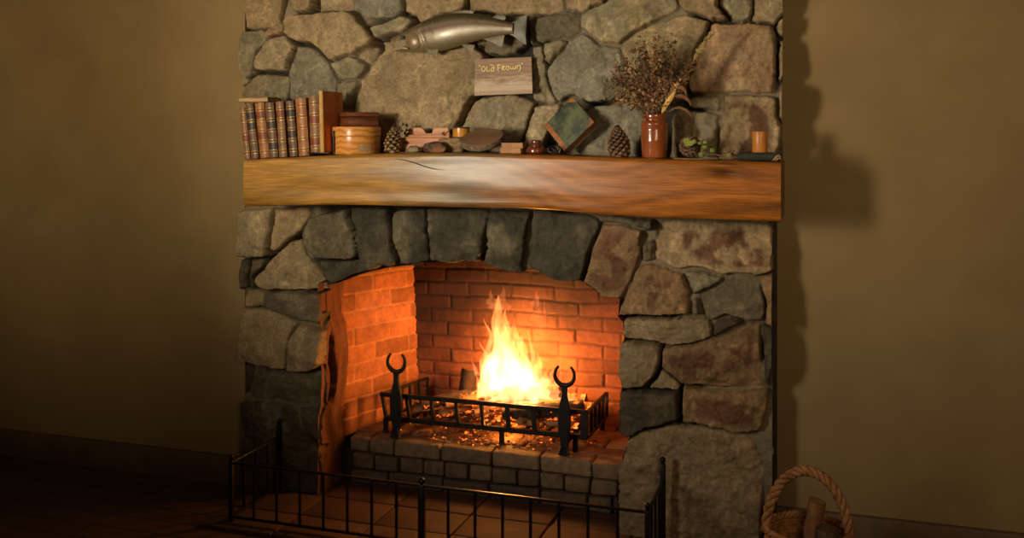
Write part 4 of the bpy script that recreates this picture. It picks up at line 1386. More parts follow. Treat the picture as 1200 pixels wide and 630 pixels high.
# ================================================================== ON THE WALL
# ---- mounted trout
fy = -.062
f0 = at(530, 35, fy)
fish = empty('mounted_fish', f0)
tag(fish, 'mounted bronze-grey trout fixed to the stones above the little sign', 'fish')
def fc(cx, cy, dy=0): return at(450 + cx / 6.667, 5 + cy / 6.667, fy + dy) - f0
TOPL = [(52,272),(70,258),(110,235),(180,203),(250,164),(330,122),(420,88),(520,70),(620,66),(720,75),(820,96),(900,118),(960,134),(1012,146)]
BOTL = [(60,300),(90,366),(140,374),(200,372),(300,374),(430,368),(470,362),(560,338),(640,310),(760,278),(860,254),(950,238),(1012,234)]
def fishbody():
    n, m = 90, 28
    V, F, C = [], [], []
    xt, yt = zip(*TOPL); xb, yb = zip(*BOTL)
    olive, silver, red, belly = (np.array(lin(*c)) for c in ((78, 68, 46), (140, 124, 98), (108, 70, 54), (112, 96, 70)))
    for i in range(n + 1):
        x = 54 + (1012 - 54) * (i / n) ** 1.0
        a, b = np.interp(x, xt, yt), np.interp(x, xb, yb)
        if x < 92: b = np.interp(x, [54, 92], [300, 366])
        cen, hh = (a + b) / 2, (b - a) / 2
        hh_m = hh / 6.667 / ppm(530, fy)
        dep = min(.060, .52 * hh_m * (1 + .18 * math.exp(-((x - 230) / 60) ** 2)))
        for k in range(m):
            th = 2 * PI * k / m
            cz = math.cos(th)
            yy = -math.sin(th) * dep
            p = fc(x, cen - cz * hh)
            p.y = yy
            # gill cover edge and mouth line pressed in on the front side
            if yy < 0:
                cyp = cen - cz * hh
                gx = 318 + 26 * math.sin((cyp - 240) / 70)
                if 225 < cyp < 375: p.y += .0075 * math.exp(-((x - gx) / 7) ** 2)
                if x < 215:
                    my = np.interp(x, [60, 90, 160, 205], [300, 335, 322, 345])
                    p.y += .006 * math.exp(-((cyp - my) / 7) ** 2)
            V.append(p)
            v = (1 - cz) / 2
            lat = .47 + .0 * x
            c = olive * (1 - sstep(.12, .36, v)) + silver * sstep(.12, .36, v)
            c = c * (1 - .75 * math.exp(-((v - .38) / .055) ** 2)) + red * .75 * math.exp(-((v - .38) / .055) ** 2)
            w_ = sstep(.62, .95, v)
            c = c * (1 - w_) + belly * w_
            if x < 318: c = c * .75 + np.array(lin(150, 130, 98)) * .25
            sp_ = mnoise.noise(Vector((x * .09, v * 30, 0)))
            if v < .55 and sp_ > .42: c = c * .55
            C.append((c[0], c[1], c[2], 1))
    for i in range(n):
        for k in range(m):
            F.append((i * m + k, i * m + (k + 1) % m, (i + 1) * m + (k + 1) % m, (i + 1) * m + k))
    F.append(tuple(range(m))); F.append(tuple(reversed(range(n * m, n * m + m))))
    return raw('fish_body', V, F, mat_attr('fish_paint', 120, .16, .36, .2, .001, metallic=.1, spec=.55, coat=.1), fish, True, 180, C)
fishbody()
finm = mat('fin', lin(132, 118, 92), lin(92, 82, 64), 30, .5, bmp=.3, stretch=(8, 8, 1))
tailm = mat('tail_fin_paint', lin(112, 106, 84), lin(74, 72, 60), 22, .5, bmp=.3)
def fin(name, pts, dy, m, fan=.006, thick=.004):
    bm = bmesh.new()
    P = [fc(a, b) for a, b in pts]
    c = sum(P, Vector()) / len(P)
    a = [bm.verts.new((p.x, dy + fan * math.sin(k * 1.7), p.z)) for k, p in enumerate(P)]
    b = [bm.verts.new((p.x, dy + thick + fan * math.sin(k * 1.7), p.z)) for k, p in enumerate(P)]
    ca, cb_ = bm.verts.new((c.x, dy - .003, c.z)), bm.verts.new((c.x, dy + thick + .001, c.z))
    n = len(P)
    for k in range(n):
        bm.faces.new((a[k], a[(k + 1) % n], ca)); bm.faces.new((b[(k + 1) % n], b[k], cb_))
        bm.faces.new((a[k], b[k], b[(k + 1) % n], a[(k + 1) % n]))
    bmesh.ops.recalc_face_normals(bm, faces=bm.faces)
    obj(name, bm, m, fish, True, 50)
fin('tail_fin', [(985,146),(1030,128),(1075,96),(1118,82),(1112,150),(1106,200),(1108,260),(1112,318),(1070,300),(1030,262),(985,236)], 0, tailm, .003)
fin('dorsal_fin', [(480,80),(560,52),(640,44),(700,56),(690,80),(580,76)], .004, finm, .002)
fin('adipose_fin', [(845,104),(880,78),(945,88),(950,112),(925,128),(880,116)], .002, tailm, .002)
fin('pectoral_fin', [(332,348),(380,350),(440,352),(428,392),(390,398),(350,382)], -.016, finm, .004)
fin('pelvic_fin', [(608,312),(650,312),(716,320),(704,364),(660,358),(628,336)], -.008, finm, .003)
fin('anal_fin', [(775,272),(850,254),(944,240),(940,270),(926,332),(890,326),(850,300)], -.004, finm, .003)
bm = bmesh.new()
ec = fc(170, 268)
bmesh.ops.create_uvsphere(bm, u_segments=16, v_segments=10, radius=.0085)
for v in bm.verts: v.co += Vector((ec.x, -.031, ec.z))
obj('eye', bm, mat('glass_eye', lin(92, 92, 88), lin(40, 40, 42), 90, .12, coat=.8), fish, label='grey glass eye')
bm = bmesh.new()
tube(bm, [fc(84, 362, 0) + Vector((0, -.012, 0)), fc(120, 350) + Vector((0, -.024, 0)), fc(170, 345) + Vector((0, -.030, 0)), fc(212, 352) + Vector((0, -.030, 0))], [.004, .0065, .007, .003], 8)
obj('lower_jaw', bm, mat('jaw', lin(176, 158, 126), lin(136, 120, 92), 30, .35), fish)
bm = bmesh.new()
gc_ = fc(255, 288)
bmesh.ops.create_uvsphere(bm, u_segments=24, v_segments=14, radius=1)
for v in bm.verts: v.co = Vector((gc_.x + v.co.x * .036, -.022 + v.co.y * .0155, gc_.z + v.co.z * .036))
obj('gill_cover', bm, mat('gill', lin(150, 126, 90), lin(112, 94, 66), 18, .32, .1), fish, label='shiny pale gill cover')

# ---- painted sign board
sy = -.052
sg = empty('wooden_sign', at(590, 90, sy))
tag(sg, 'small weathered wooden sign with yellow hand-painted lettering under the trout', 'sign')
def sc_(cx, cy, d=0): return at(545 + cx / 9.69, 55 + cy / 9.69, sy + d) - sg.location
TL, TR, BR, BL = sc_(118, 140), sc_(752, 113), sc_(765, 527), sc_(105, 552)
V, F, C = [], [], []
nx, nz = 60, 40
for j in range(nz + 1):
    for i in range(nx + 1):
        u, v = i / nx, j / nz
        p = TL.lerp(TR, u).lerp(BL.lerp(BR, u), v)
        n_ = mnoise.noise(Vector((u * 3, v * 22, 1))); n2 = mnoise.noise(Vector((u * 9, v * 45, 7)))
        base = np.array(lin(156, 128, 108)) * (1 + .35 * n_)
        worn = np.clip(sstep(.42, .8, v + .16 * n_ + .2 * n2 + .1 * (mnoise.noise(Vector((u * 4, v * 4, 9))))), 0, 1) * (.75 if v < .9 else .4)
        c = base * (1 - worn) + np.array(lin(206, 186, 160)) * worn
        V.append(p + Vector((0, -.001 * n_, 0))); C.append((c[0], c[1], c[2], 1))
q0 = len(V)
for j in range(nz):
    for i in range(nx):
        a = j * (nx + 1) + i
        F.append((a, a + nx + 1, a + nx + 2, a + 1))
for p in (TL, TR, BR, BL):
    V.append(p + Vector((0, .014, 0))); C.append(lin(90, 68, 54))
tl, tr, bl, br = 0, nx, nz * (nx + 1), nz * (nx + 1) + nx
F += [tuple([q0, q0 + 1] + list(range(nx, -1, -1))), tuple([q0 + 2, q0 + 3] + [nz * (nx + 1) + i for i in range(nx + 1)]),
      tuple([q0 + 3, q0] + [j * (nx + 1) for j in range(nz + 1)]), tuple([q0 + 1, q0 + 2] + [j * (nx + 1) + nx for j in range(nz, -1, -1)]), (q0 + 3, q0 + 2, q0 + 1, q0)]
raw('board', V, F, mat_attr('painted_board', 30, .2, .8, .4, .002, stretch=(3, 3, 30)), sg, True, 30, C)
STROKES = [[(160,208),(166,222)],[(172,206),(177,218)],
 [(222,222),(205,222),(190,240),(192,262),(205,276),(222,270),(232,252),(226,232),(215,222)],
 [(250,218),(250,268),(258,276),(282,268)],
 [(288,208),(308,204),(326,220),(332,245),(326,266),(308,274),(296,262),(300,246),(316,238),(330,242)],
 [(380,206),(376,240),(380,278)],[(366,208),(388,204),(408,206)],[(378,238),(398,236)],
 [(424,214),(424,262)],[(424,222),(440,212),(446,224),(426,240),(452,262)],
 [(482,218),(466,232),(468,252),(484,260),(500,248),(500,228),(482,218)],
 [(520,214),(518,238),(530,250),(546,238),(548,222)],[(548,238),(560,250),(574,240),(578,208)],
 [(592,212),(596,250)],[(592,218),(618,206),(634,222),(634,246),(624,264),(606,278)],
 [(642,184),(646,198)],[(652,182),(656,194)]]
bm = bmesh.new()
for s in STROKES:
    P = [sc_(a, b, -.0022) for a, b in s]
    Q = []
    for i in range(len(P) - 1):
        p0, p1, p2, p3 = P[max(i - 1, 0)], P[i], P[i + 1], P[min(i + 2, len(P) - 1)]
        for k in range(4):
            t = k / 4
            Q.append(.5 * ((2 * p1) + (p2 - p0) * t + (2 * p0 - 5 * p1 + 4 * p2 - p3) * t * t + (3 * p1 - p0 - 3 * p2 + p3) * t ** 3))
    Q.append(P[-1])
    tube(bm, Q, .0023, 6, flat=1.0)
obj('lettering', bm, mat('yellow_paint', lin(246, 226, 156), lin(226, 200, 126), 60, .6), sg, label='yellow hand-painted lettering')
bm = bmesh.new()
rnd = random.Random(3)
for row, (x0, x1, y0, y1) in enumerate([(130, 650, 335, 305), (135, 640, 385, 372)]):
    x = x0
    while x < x1:
        yy = y0 + (y1 - y0) * (x - x0) / (x1 - x0)
        hgt = rnd.uniform(8, 22)
        if rnd.random() < .62:
            tube(bm, [sc_(x, yy + hgt * .5, -.0012), sc_(x + rnd.uniform(-4, 8), yy - hgt * .5, -.0012)], .0006, 4)
        x += rnd.uniform(9, 22)
obj('faded_lettering', bm, mat('faded_paint', lin(176, 146, 104), lin(140, 112, 84), 60, .8), sg, label='faded illegible small writing')
# ================================================================== THE FIRE
def at_z(px, py, z):
    """the point at height z that shows at a pixel"""
    t = (CAM_Z - z) * FPX / (py - HOR)
    u = (px - 600.0) / FPX
    return Vector(((CS * u - SN) * t, (SN * u + CS) * t - CAM_Y, z))

# ---- andirons
def andiron(px, label):
    y = 0.205
    c = at(px, 500, y)
    r = empty('andiron', (c.x, y, HZ))
    tag(r, label, 'andiron', 'andirons before the fire')
    bm = bmesh.new()
    prof = [(.011, 0), (.0165, .005), (.0165, .05), (.021, .075), (.0245, .11), (.0245, .165), (.020, .205), (.013, .235), (.0105, .252), (.0115, .275), (.014, .290)]
    pts = [(w, z) for w, z in prof] + [(-w, z) for w, z in reversed(prof)]
    prism(bm, pts, -.009, .009)
    bmesh.ops.bevel(bm, geom=[e for e in bm.edges if abs(e.verts[0].co.y - e.verts[1].co.y) < 1e-5], offset=.003, segments=2, affect='EDGES')
    jitter(bm, .0012, 40)
    obj('shaft', bm, iron, r, True, 40)
    bm = bmesh.new()
    R_ = .0405
    pp = []
    for k in range(29):
        th = math.radians(90 + 38 + (360 - 76) * k / 28)
        pp.append((R_ * math.cos(th), 0, .326 + R_ * math.sin(th) * 1.05))
    rr = [.0052 + .0048 * math.sin(PI * k / 28) for k in range(29)]
    tube(bm, pp, rr, 10)
    obj('horseshoe_finial', bm, iron, r, label='open iron horseshoe ring')
    for s in (-1, 1):
        bm = bmesh.new()
        tube(bm, [(s * .006, 0, .040), (s * .012, -.006, .028), (s * .017, -.010, .010), (s * .019, -.012, .003)], [.008, .008, .007, .009], 8)
        zm = min(v.co.z for v in bm.verts)
        for v in bm.verts: v.co.z -= zm
        obj('foot', bm, iron, r)
    bm = bmesh.new()
    box(bm, (0, .165, .045), (.016, .32, .016), None, .002)
    box(bm, (0, .315, .022), (.016, .016, .044), None, .002)
    obj('log_bar', bm, iron, r)
    return r
andiron(464.5, 'black andiron with horseshoe finial at the lit brick side of the grate')
andiron(661.5, 'black andiron with horseshoe finial standing nearest the big rounded boulder')

# ---- fire grate
gy = 0.262
ga, gb_, gc2, gd = Vector((-1.865, gy, 0)), Vector((-0.945, gy, 0)), Vector((-0.935, .585, 0)), Vector((-1.785, .585, 0))
ZT, ZB = 0.366, 0.264
grate = empty('fire_grate', (-1.40, gy, HZ))
tag(grate, 'wide black iron basket grate holding the burning logs behind the andirons', 'grate')
gl = grate.location
def gpart(name, segs, w, h, m=iron, label=None):
    bm = bmesh.new()
    for p, q in segs:
        p, q = Vector(p), Vector(q)
        d = q - p
        L_ = d.length
        z = d.normalized()
        x = z.cross(Vector((0, 0, 1)))
        if x.length < .1: x = Vector((1, 0, 0))
        x.normalize(); y = z.cross(x)
        R_ = Matrix((x, z, y)).transposed() if True else None
        box(bm, (p + q) / 2 - gl, (w, L_, h), R_, .0015, 1)
    return obj(name, bm, m, grate, True, 40, label)
def up(v, z): return Vector((v.x, v.y, z))
gpart('front_top_rail', [(up(ga, ZT) - Vector((.008, 0, 0)), up(gb_, ZT) + Vector((.008, 0, 0)))], .016, .018)
gpart('front_bottom_rail', [(up(ga, ZB) + Vector((.02, 0, 0)), up(gb_, ZB))], .016, .020)
for nm, p, q in (('side_top_rail', gb_, gc2), ('side_top_rail', ga, gd)):
    gpart(nm, [(up(p, ZT), up(q, ZT))], .014, .012)
for nm, p, q, s in (('side_bottom_rail', gb_, gc2, 0), ('side_bottom_rail', ga, gd, .02)):
    gpart(nm, [(up(p, ZB) + Vector((s, 0, 0)), up(q, ZB))], .014, .012)
gpart('back_rail', [(up(gd, ZB), up(gc2, ZB))], .014, .012)
N_ = 8
for k in range(N_ + 1):
    f = k / N_
    p = ga.lerp(gb_, f)
    wd = .034 if k == N_ else .015
    lean_ = .022 * (1 - f)
    gpart('front_bar', [(up(p, ZB - .004) + Vector((lean_ - (.012 if k == N_ else 0), 0, 0)), up(p, ZT + .003) - Vector((.012 if k == N_ else 0, 0, 0)))], .019 if k != N_ else .032, .013)
for p, q in ((gb_, gc2), (ga, gd)):
    for k in range(1, 6):
        c = p.lerp(q, k / 5)
        gpart('side_bar', [(up(c, ZB), up(c, ZT))], .013, .012)
for k in range(1, 10):
    f = k / 10
    gpart('bed_bar', [(up(ga.lerp(gb_, f), ZB - .002), up(gd.lerp(gc2, f), ZB - .002))], .012, .012)
for p in (ga.lerp(gb_, .02), ga.lerp(gb_, .60), gb_ + Vector((-.05, 0, 0)), gd + Vector((.02, 0, 0)), gc2 - Vector((.02, 0, 0))):
    gpart('foot', [(up(p, HZ), up(p, ZB))], .02, .016)

# ---- logs
def ember_mat(name, c1, c2, glow, thr=.55):
    m, nt, N, L, bs = mat_nodes(name)
    nz = add_noise(nt, 26, 6, .65)
    r = ramp(nt, nz.outputs['Fac'], [(.35, c2), (.65, c1)])
    L.new(r.outputs['Color'], bs.inputs['Base Color'])
    bs.inputs['Roughness'].default_value = .9
    n2 = add_noise(nt, 34, 4, .6)
    e = ramp(nt, n2.outputs['Fac'], [(thr, (0, 0, 0, 1)), (min(1, thr + .08), (1, .16, .01, 1)), (min(1, thr + .2), (1, .48, .09, 1))])
    L.new(e.outputs['Color'], bs.inputs['Emission Color'])
    bs.inputs['Emission Strength'].default_value = glow
    bump(nt, nz.outputs['Fac'], .7, .004, bs)
    return m
char_m = ember_mat('charred_log', lin(84, 62, 48), lin(30, 24, 20), 2.2, .60)
hot_m = ember_mat('burning_log', lin(176, 130, 92), lin(96, 62, 42), 1.5, .54)
split_m = mat('split_log', lin(176, 128, 82), lin(120, 80, 50), 12, .8, bmp=.5, dist=.004)
end_m = mat('log_end', lin(120, 84, 56), lin(70, 48, 34), 30, .9)
def log(label, a, b, rad, m, seed, sides=14, split=False, name='firewood_log'):
    a, b = Vector(a), Vector(b)
    c = (a + b) / 2
    r = empty(name, c)
    tag(r, label, 'log', 'logs burning in the grate')
    d = (b - a); L_ = d.length; d.normalize()
    bm = bmesh.new()
    n = 16
    pts = [(a - c) + d * L_ * k / n for k in range(n + 1)]
    x = d.cross(Vector((0, 0, 1)))
    if x.length < .2: x = d.cross(Vector((1, 0, 0)))
    x.normalize(); y = d.cross(x)
    rings = []
    for i, p in enumerate(pts):
        rg = []
        for k in range(sides):
            th = 2 * PI * k / sides
            rr = rad * (1 + .16 * mnoise.noise(Vector((math.cos(th) * 1.3, math.sin(th) * 1.3 + i * .22, seed * 4.4))))
            if split and math.sin(th) > .1: rr = min(rr, rad * .16 / max(.16, math.sin(th)) + rad * .12)
            rg.append(bm.verts.new(p + x * math.cos(th) * rr + y * math.sin(th) * rr))
        rings.append(rg)
    for p, q in zip(rings, rings[1:]):
        for k in range(sides): bm.faces.new((p[k], p[(k + 1) % sides], q[(k + 1) % sides], q[k]))
    jitter(bm, rad * .10, 30, seed)
    obj('bark', bm, m, r, True, 180)
    for p, s in ((rings[0], -1), (rings[-1], 1)):
        bm = bmesh.new()
        vv = [Vector(q.co) if q.is_valid else None for q in []]
        e = (a if s < 0 else b) - c
        ring_ = []
        for k in range(sides):
            th = 2 * PI * k / sides
            i = 0 if s < 0 else n
            rr = rad * .97 * (1 + .16 * mnoise.noise(Vector((math.cos(th) * 1.3, math.sin(th) * 1.3 + i * .22, seed * 4.4))))
            if split and math.sin(th) > .1: rr = min(rr, rad * .16 / max(.16, math.sin(th)) + rad * .12)
            ring_.append(bm.verts.new(e + x * math.cos(th) * rr + y * math.sin(th) * rr))
        cv = bm.verts.new(e + d * s * rad * .10)
        for k in range(sides): bm.faces.new((ring_[k], ring_[(k + 1) % sides], cv))
        obj('cut_end', bm, end_m if m is not split_m else split_m, r, True, 180)
    return r
ZL = ZB + .006
log('charred log end poking out by the side rail nearest the boulder', (-1.32, .30, ZL + .045), (-.985, .372, ZL + .085), .030, char_m, 1)
log('charred slanting log at the lit brick side of the fire', (-1.70, .315, ZL + .050), (-1.40, .50, ZL + .10), .024, char_m, 2)
log('pale split log sloping under the flames on the brick side', (-1.58, .30, ZL + .055), (-1.34, .45, ZL + .095), .026, split_m, 3, 12, True)
log('glowing split log low in the middle of the grate', (-1.46, .32, ZL + .028), (-1.22, .485, ZL + .045), .028, hot_m, 4, 12, True)
log('glowing log lying across the back of the fire', (-1.52, .545, ZL + .045), (-1.02, .55, ZL + .06), .033, hot_m, 5)
log('upright charred stump leaning at the back beside the flames', (-1.575, .50, ZL + .01), (-1.555, .53, ZL + .165), .036, mat('black_stump', lin(60, 40, 30), lin(26, 20, 17), 20, .95), 6)
log('glowing log crossing under the middle of the flames', (-1.38, .40, ZL + .09), (-1.10, .42, ZL + .13), .030, hot_m, 7)
log('short pale split log at the front bars on the brick side', (-1.74, .30, ZL + .022), (-1.57, .42, ZL + .03), .020, split_m, 8, 12, True)
log('burning log lying toward the boulder side behind the charred end', (-1.18, .46, ZL + .04), (-.985, .50, ZL + .045), .028, hot_m, 9)
log('thin dark stick lying low behind the front bars', (-1.30, .300, ZL + .018), (-1.06, .325, ZL + .02), .013, split_m, 10, 10)
log('thin glowing stick propped on the middle logs', (-1.44, .33, ZL + .085), (-1.28, .40, ZL + .15), .012, hot_m, 11, 10)

log('pale split log pointing to the front bars beside the brick-side andiron', (-1.60, .285, ZL + .022), (-1.47, .44, ZL + .026), .022, split_m, 21, 12, True)
log('pale split log pointing to the front bars under the heart of the fire', (-1.24, .285, ZL + .022), (-1.16, .44, ZL + .028), .021, split_m, 22, 12, True)
log('narrow split log pointing to the front bars near the boulder-side andiron', (-1.06, .285, ZL + .020), (-1.00, .44, ZL + .024), .019, split_m, 23, 12, True)
# ---- embers and ash (beyond counting)
def lumps(name, label, cat, n, area, zf, smin, smax, m, seed):
    rnd = random.Random(seed)
    bm = bmesh.new()
    for k in range(n):
        x, y = area(rnd)
        s = rnd.uniform(smin, smax)
        g = bmesh.ops.create_icosphere(bm, subdivisions=1, radius=s)
        ax = Vector((rnd.uniform(.7, 1.5), rnd.uniform(.7, 1.5), rnd.uniform(.4, .8)))
        cz_ = zf(rnd) + s * .5
        for v in g['verts']:
            v.co = Vector((x + v.co.x * ax.x, y + v.co.y * ax.y, cz_ + v.co.z * ax.z))
    jitter(bm, .002, 70)
    o = obj(name, bm, m, None, True, 30)
    return tag(o, label, cat, None, 'stuff')
lumps('glowing_embers', 'bed of glowing embers heaped among the logs in the grate', 'embers', 330, lambda r: (min(-1.02, max(-1.78, r.gauss(-1.36, .17))), r.uniform(.295, .56)), lambda r: ZB + abs(r.gauss(0, .025)), .006, .017, ember_mat('ember', lin(120, 74, 46), lin(40, 26, 20), 1.5, .50), 3)
lumps('hearth_ash', 'fallen cinders and ash scattered on the bricks under the grate', 'ash', 420, lambda r: (min(-.95, max(-1.80, r.gauss(-1.40, .18))), r.uniform(.205, .52)), lambda r: HZ - .003, .002, .0085, ember_mat('cinder', lin(150, 112, 84), lin(58, 44, 36), 2.5, .56), 5)

# ---- flames
def flame_mat():
    m = bpy.data.materials.new('flame')
    m.use_nodes = True
    nt = m.node_tree; N, L = nt.nodes, nt.links
    N.clear()
    out = N.new('ShaderNodeOutputMaterial')
    a = N.new('ShaderNodeAttribute'); a.attribute_name = 'Col'
    lw = N.new('ShaderNodeLayerWeight'); lw.inputs['Blend'].default_value = .5
    inv = N.new('ShaderNodeMath'); inv.operation = 'SUBTRACT'; inv.inputs[0].default_value = 1.0
    L.new(lw.outputs['Facing'], inv.inputs[1])
    pw = N.new('ShaderNodeMath'); pw.operation = 'POWER'; pw.inputs[1].default_value = 1.35
    L.new(inv.outputs[0], pw.inputs[0])
    nz = add_noise(nt, 26, 3, .5, (1, 1, .35))
    r = ramp(nt, nz.outputs['Fac'], [(.34, (.30, .30, .30, 1)), (.62, (1.5, 1.5, 1.5, 1))])
    mu = N.new('ShaderNodeMath'); mu.operation = 'MULTIPLY'
    L.new(pw.outputs[0], mu.inputs[0]); L.new(r.outputs['Color'], mu.inputs[1])
    e = N.new('ShaderNodeEmission')
    L.new(a.outputs['Color'], e.inputs['Color']); L.new(mu.outputs[0], e.inputs['Strength'])
    t = N.new('ShaderNodeBsdfTransparent')
    ad = N.new('ShaderNodeAddShader')
    L.new(e.outputs[0], ad.inputs[0]); L.new(t.outputs[0], ad.inputs[1])
    L.new(ad.outputs[0], out.inputs['Surface'])
    return m
flm = flame_mat()
def flames():
    V, F, C = [], [], []
    rnd = random.Random(17)
    def tongue(px, py, tx, ty, rad, y, k, bend=1.0):
        a, b = at(px, py, y), at(tx, ty, y + rnd.uniform(-.02, .02))
        L_ = (b - a).length
        n, m = 34, 14
        sd = rnd.uniform(0, 100)
        j0 = len(V)
        for i in range(n + 1):
            t = i / n
            c = a.lerp(b, t)
            wv = bend * L_ * .10 * t * (1 - .35 * t)
            c.x += wv * mnoise.noise(Vector((sd, t * 3.2, 0))) * 1.5
            c.y += wv * mnoise.noise(Vector((sd + 9, t * 3.0, 4)))
            if t == 1: pass
            rr = rad * (1 - t) ** .85 * (.72 + .55 * math.sin(PI * min(1, t * 1.5 + .12))) * (1 + .35 * mnoise.noise(Vector((sd, t * 6, 8))))
            for q in range(m):
                th = 2 * PI * q / m
                r2 = rr * (1 + .30 * mnoise.noise(Vector((math.cos(th) * .9 + sd, math.sin(th) * .9, t * 4))))
                V.append(c + Vector((math.cos(th) * r2, math.sin(th) * r2 * .75, 0)))
                hot = k * (1 - .45 * t)
                fade = (.25 + .75 * sstep(0, .22, t)) * (1 - .5 * t ** 2)
                g = .37 - .16 * t
                C.append((1.0 * hot * fade, g * hot * fade, (.13 - .09 * t) * hot * fade, 1))
        for i in range(n):
            for q in range(m):
                F.append((j0 + i * m + q, j0 + i * m + (q + 1) % m, j0 + (i + 1) * m + (q + 1) % m, j0 + (i + 1) * m + q))
    # the great tongue and its neighbours
    for a in [(596,462,587,345,.105,.43,1.7), (584,458,581,352,.060,.40,1.3), (590,440,592,362,.075,.42,1.8), (580,465,568,372,.050,.40,1.3), (576,466,566,400,.050,.38,1.4),
              (604,462,604,372,.085,.43,1.7), (614,464,612,392,.080,.42,1.7), (622,464,622,386,.035,.41,1.0), (626,466,630,412,.075,.42,1.4), (636,468,640,430,.060,.42,1.3), (600,468,598,400,.11,.40,1.8),
              (612,468,618,415,.10,.40,1.5), (590,470,578,410,.09,.38,1.6), (572,470,563,420,.045,.36,1.2), (568,474,556,436,.028,.36,.8), (560,440,551,417,.012,.50,.5), (646,468,652,438,.040,.40,1.0),
              (655,466,657,416,.010,.45,.6), (660,468,664,446,.026,.42,.8), (578,360,574,338,.030,.43,.22), (586,366,590,334,.045,.43,.22), (628,380,632,344,.030,.5,.10), (632,392,640,350,.028,.5,.08), (626,360,630,338,.022,.5,.10),
              (640,450,648,432,.026,.37,.9), (620,470,624,446,.040,.33,.8), (606,472,608,450,.04,.33,.8), (585,472,582,446,.04,.33,.9), (668,472,674,456,.022,.42,.5), (552,472,546,458,.018,.40,.4)]:
        tongue(*a)
    for q in range(14):
        px = rnd.gauss(606, 26); h = rnd.uniform(12, 40) * max(.3, 1 - abs(px - 604) / 70)
        tongue(px, 474, px + rnd.uniform(-5, 5), 470 - h, rnd.uniform(.010, .026), rnd.uniform(.31, .50), rnd.uniform(.5, 1.2))
    cols = np.array(C)
    o = raw('fire_flames', V, F, flm, None, True, 180, cols)
    return tag(o, 'tall bright yellow-white flames rising from the logs in the grate', 'flames')
fl = flames()
fl.visible_shadow = True

# ================================================================== FENDER
FX0, FX1, FY, FZ, RZ = -2.192, -0.582, -0.385, 0.0135, 0.237
fender = empty('fire_fender', ((FX0 + FX1) / 2, FY, FZ))
tag(fender, 'low black iron rail fender with ball-topped posts standing round the hearth', 'fender')
fo = fender.location
firon = mat('fender_iron', lin(54, 46, 42), lin(34, 30, 28), 40, .36, .7, .2, .001)
def rail(name, p, q, w, h):
    bm = bmesh.new()
    p, q = Vector(p), Vector(q)
    d = q - p
    box(bm, (p + q) / 2 - fo, (abs(d.x) + w, abs(d.y) + w, h), None, .002, 2)
    obj(name, bm, firon, fender)
for z, nm in ((RZ, 'top_rail'), (FZ + .017, 'bottom_rail')):
    rail('front_' + nm, (FX0, FY, z), (FX1, FY, z), .011, .009)
    rail('side_' + nm, (FX0, FY, z), (FX0, -.045, z), .011, .009)
    rail('side_' + nm, (FX1, FY, z), (FX1, -.075, z), .011, .009)
def post(x, y, w, top):
    bm = bmesh.new()
    box(bm, (x - fo.x, y - fo.y, (top - FZ) / 2), (w, w, top - FZ), None, .002)
    p_ = obj('post', bm, firon, fender)
    bm = bmesh.new()
    lathe(bm, [(w * .3, 0), (w * .32, .004), (w * .5, .008), (w * .58, .014), (w * .5, .020), (w * .25, .024), (.0008, .025)], 16, (x - fo.x, y - fo.y, top - FZ))
    obj('ball_finial', bm, firon, p_)
post(FX0, -.042, .017, .288); post(FX1, -.070, .019, .300)
post(FX0, FY, .017, .245); post(FX1, FY, .017, .245); post((FX0 + FX1) / 2 - .012, FY, .022, .240)
mid = (FX0 + FX1) / 2 - .012
for a, b in ((FX0, mid), (mid, FX1)):
    for k in range(1, 8):
        x = a + (b - a) * k / 8
        bm = bmesh.new(); tube(bm, [(x - fo.x, 0, .012), (x - fo.x, 0, RZ - FZ)], .0058, 8)
        obj('bar', bm, firon, fender)
for x, y1 in ((FX0, -.042), (FX1, -.078)):
    for k in range(1, 4):
        y = FY + (y1 - FY) * k / 4
        bm = bmesh.new(); tube(bm, [(x - fo.x, y - fo.y, .012), (x - fo.x, y - fo.y, RZ - FZ)], .0058, 8)
        obj('bar', bm, firon, fender)

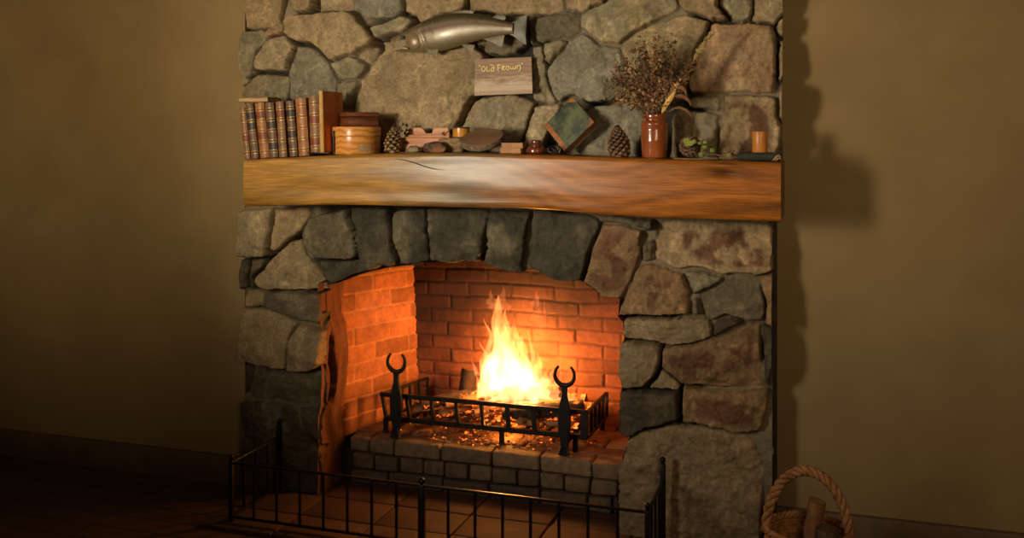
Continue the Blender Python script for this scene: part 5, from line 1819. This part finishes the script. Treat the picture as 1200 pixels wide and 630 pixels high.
# ================================================================== LOG BASKET
kc = at(944, 618, -.42)
kz = 0.255
bk = empty('wicker_basket', (kc.x + .005, -.42, 0))
tag(bk, 'woven wicker basket with thick arched handle standing by the boulder', 'basket')
wick = mat('wicker', lin(196, 142, 92), lin(132, 84, 50), 40, .75, bmp=.4)
BR = .125
bm = bmesh.new()
for row in range(20):                                  # woven courses
    z = .008 + row * .0122
    rr = BR * (.78 + .22 * row / 19)
    pts = [((rr + .004 * math.cos(11 * th + (row % 2) * PI)) * math.cos(th), (rr + .004 * math.cos(11 * th + (row % 2) * PI)) * math.sin(th), z) for th in [2 * PI * k / 88 for k in range(89)]]
    tube(bm, pts, .0066, 6, False)
lathe(bm, [(BR * .76, .002), (BR * .80, .05), (BR * .96, kz - .01)], 32, cap0=True, cap1=False)
obj('basket_body', bm, wick, bk, True, 180)
bm = bmesh.new()
for s in range(3):                                     # plaited rim
    pts = []
    for k in range(121):
        th = 2 * PI * k / 120
        ph = 14 * th + s * 2 * PI / 3
        pts.append(((BR + .007 * math.cos(ph)) * math.cos(th), (BR + .007 * math.cos(ph)) * math.sin(th), kz + .007 * math.sin(ph)))
    tube(bm, pts, .0062, 6, False)
obj('rim', bm, wick, bk, True, 180)
bm = bmesh.new()
for s in range(3):                                     # plaited handle
    pts = []
    for k in range(81):
        t = k / 80
        th = PI * t
        ph = 40 * t + s * 2 * PI / 3
        rx, rz = BR * 1.0, .205
        n_ = Vector((math.cos(th), 0, math.sin(th)))
        c = Vector((rx * math.cos(th), 0, kz - .02 + rz * math.sin(th)))
        pts.append(c + n_ * .009 * math.cos(ph) + Vector((0, 1, 0)) * .009 * math.sin(ph))
    tube(bm, pts, .0085, 7)
obj('handle', bm, wick, bk, True, 180, label='thick plaited arched handle')
o = log('pale split log standing in the wicker basket', (kc.x - .03, -.42, .02), (kc.x + .02, -.40, .345), .040, split_m, 14, 14, True)
del o['group']; o['group'] = 'firewood in the basket'
o = log('brown-barked log leaning in the wicker basket beside the pale split one', (kc.x + .06, -.43, .02), (kc.x + .065, -.45, .28), .032, M('bark'), 15, 14)
o['group'] = 'firewood in the basket'
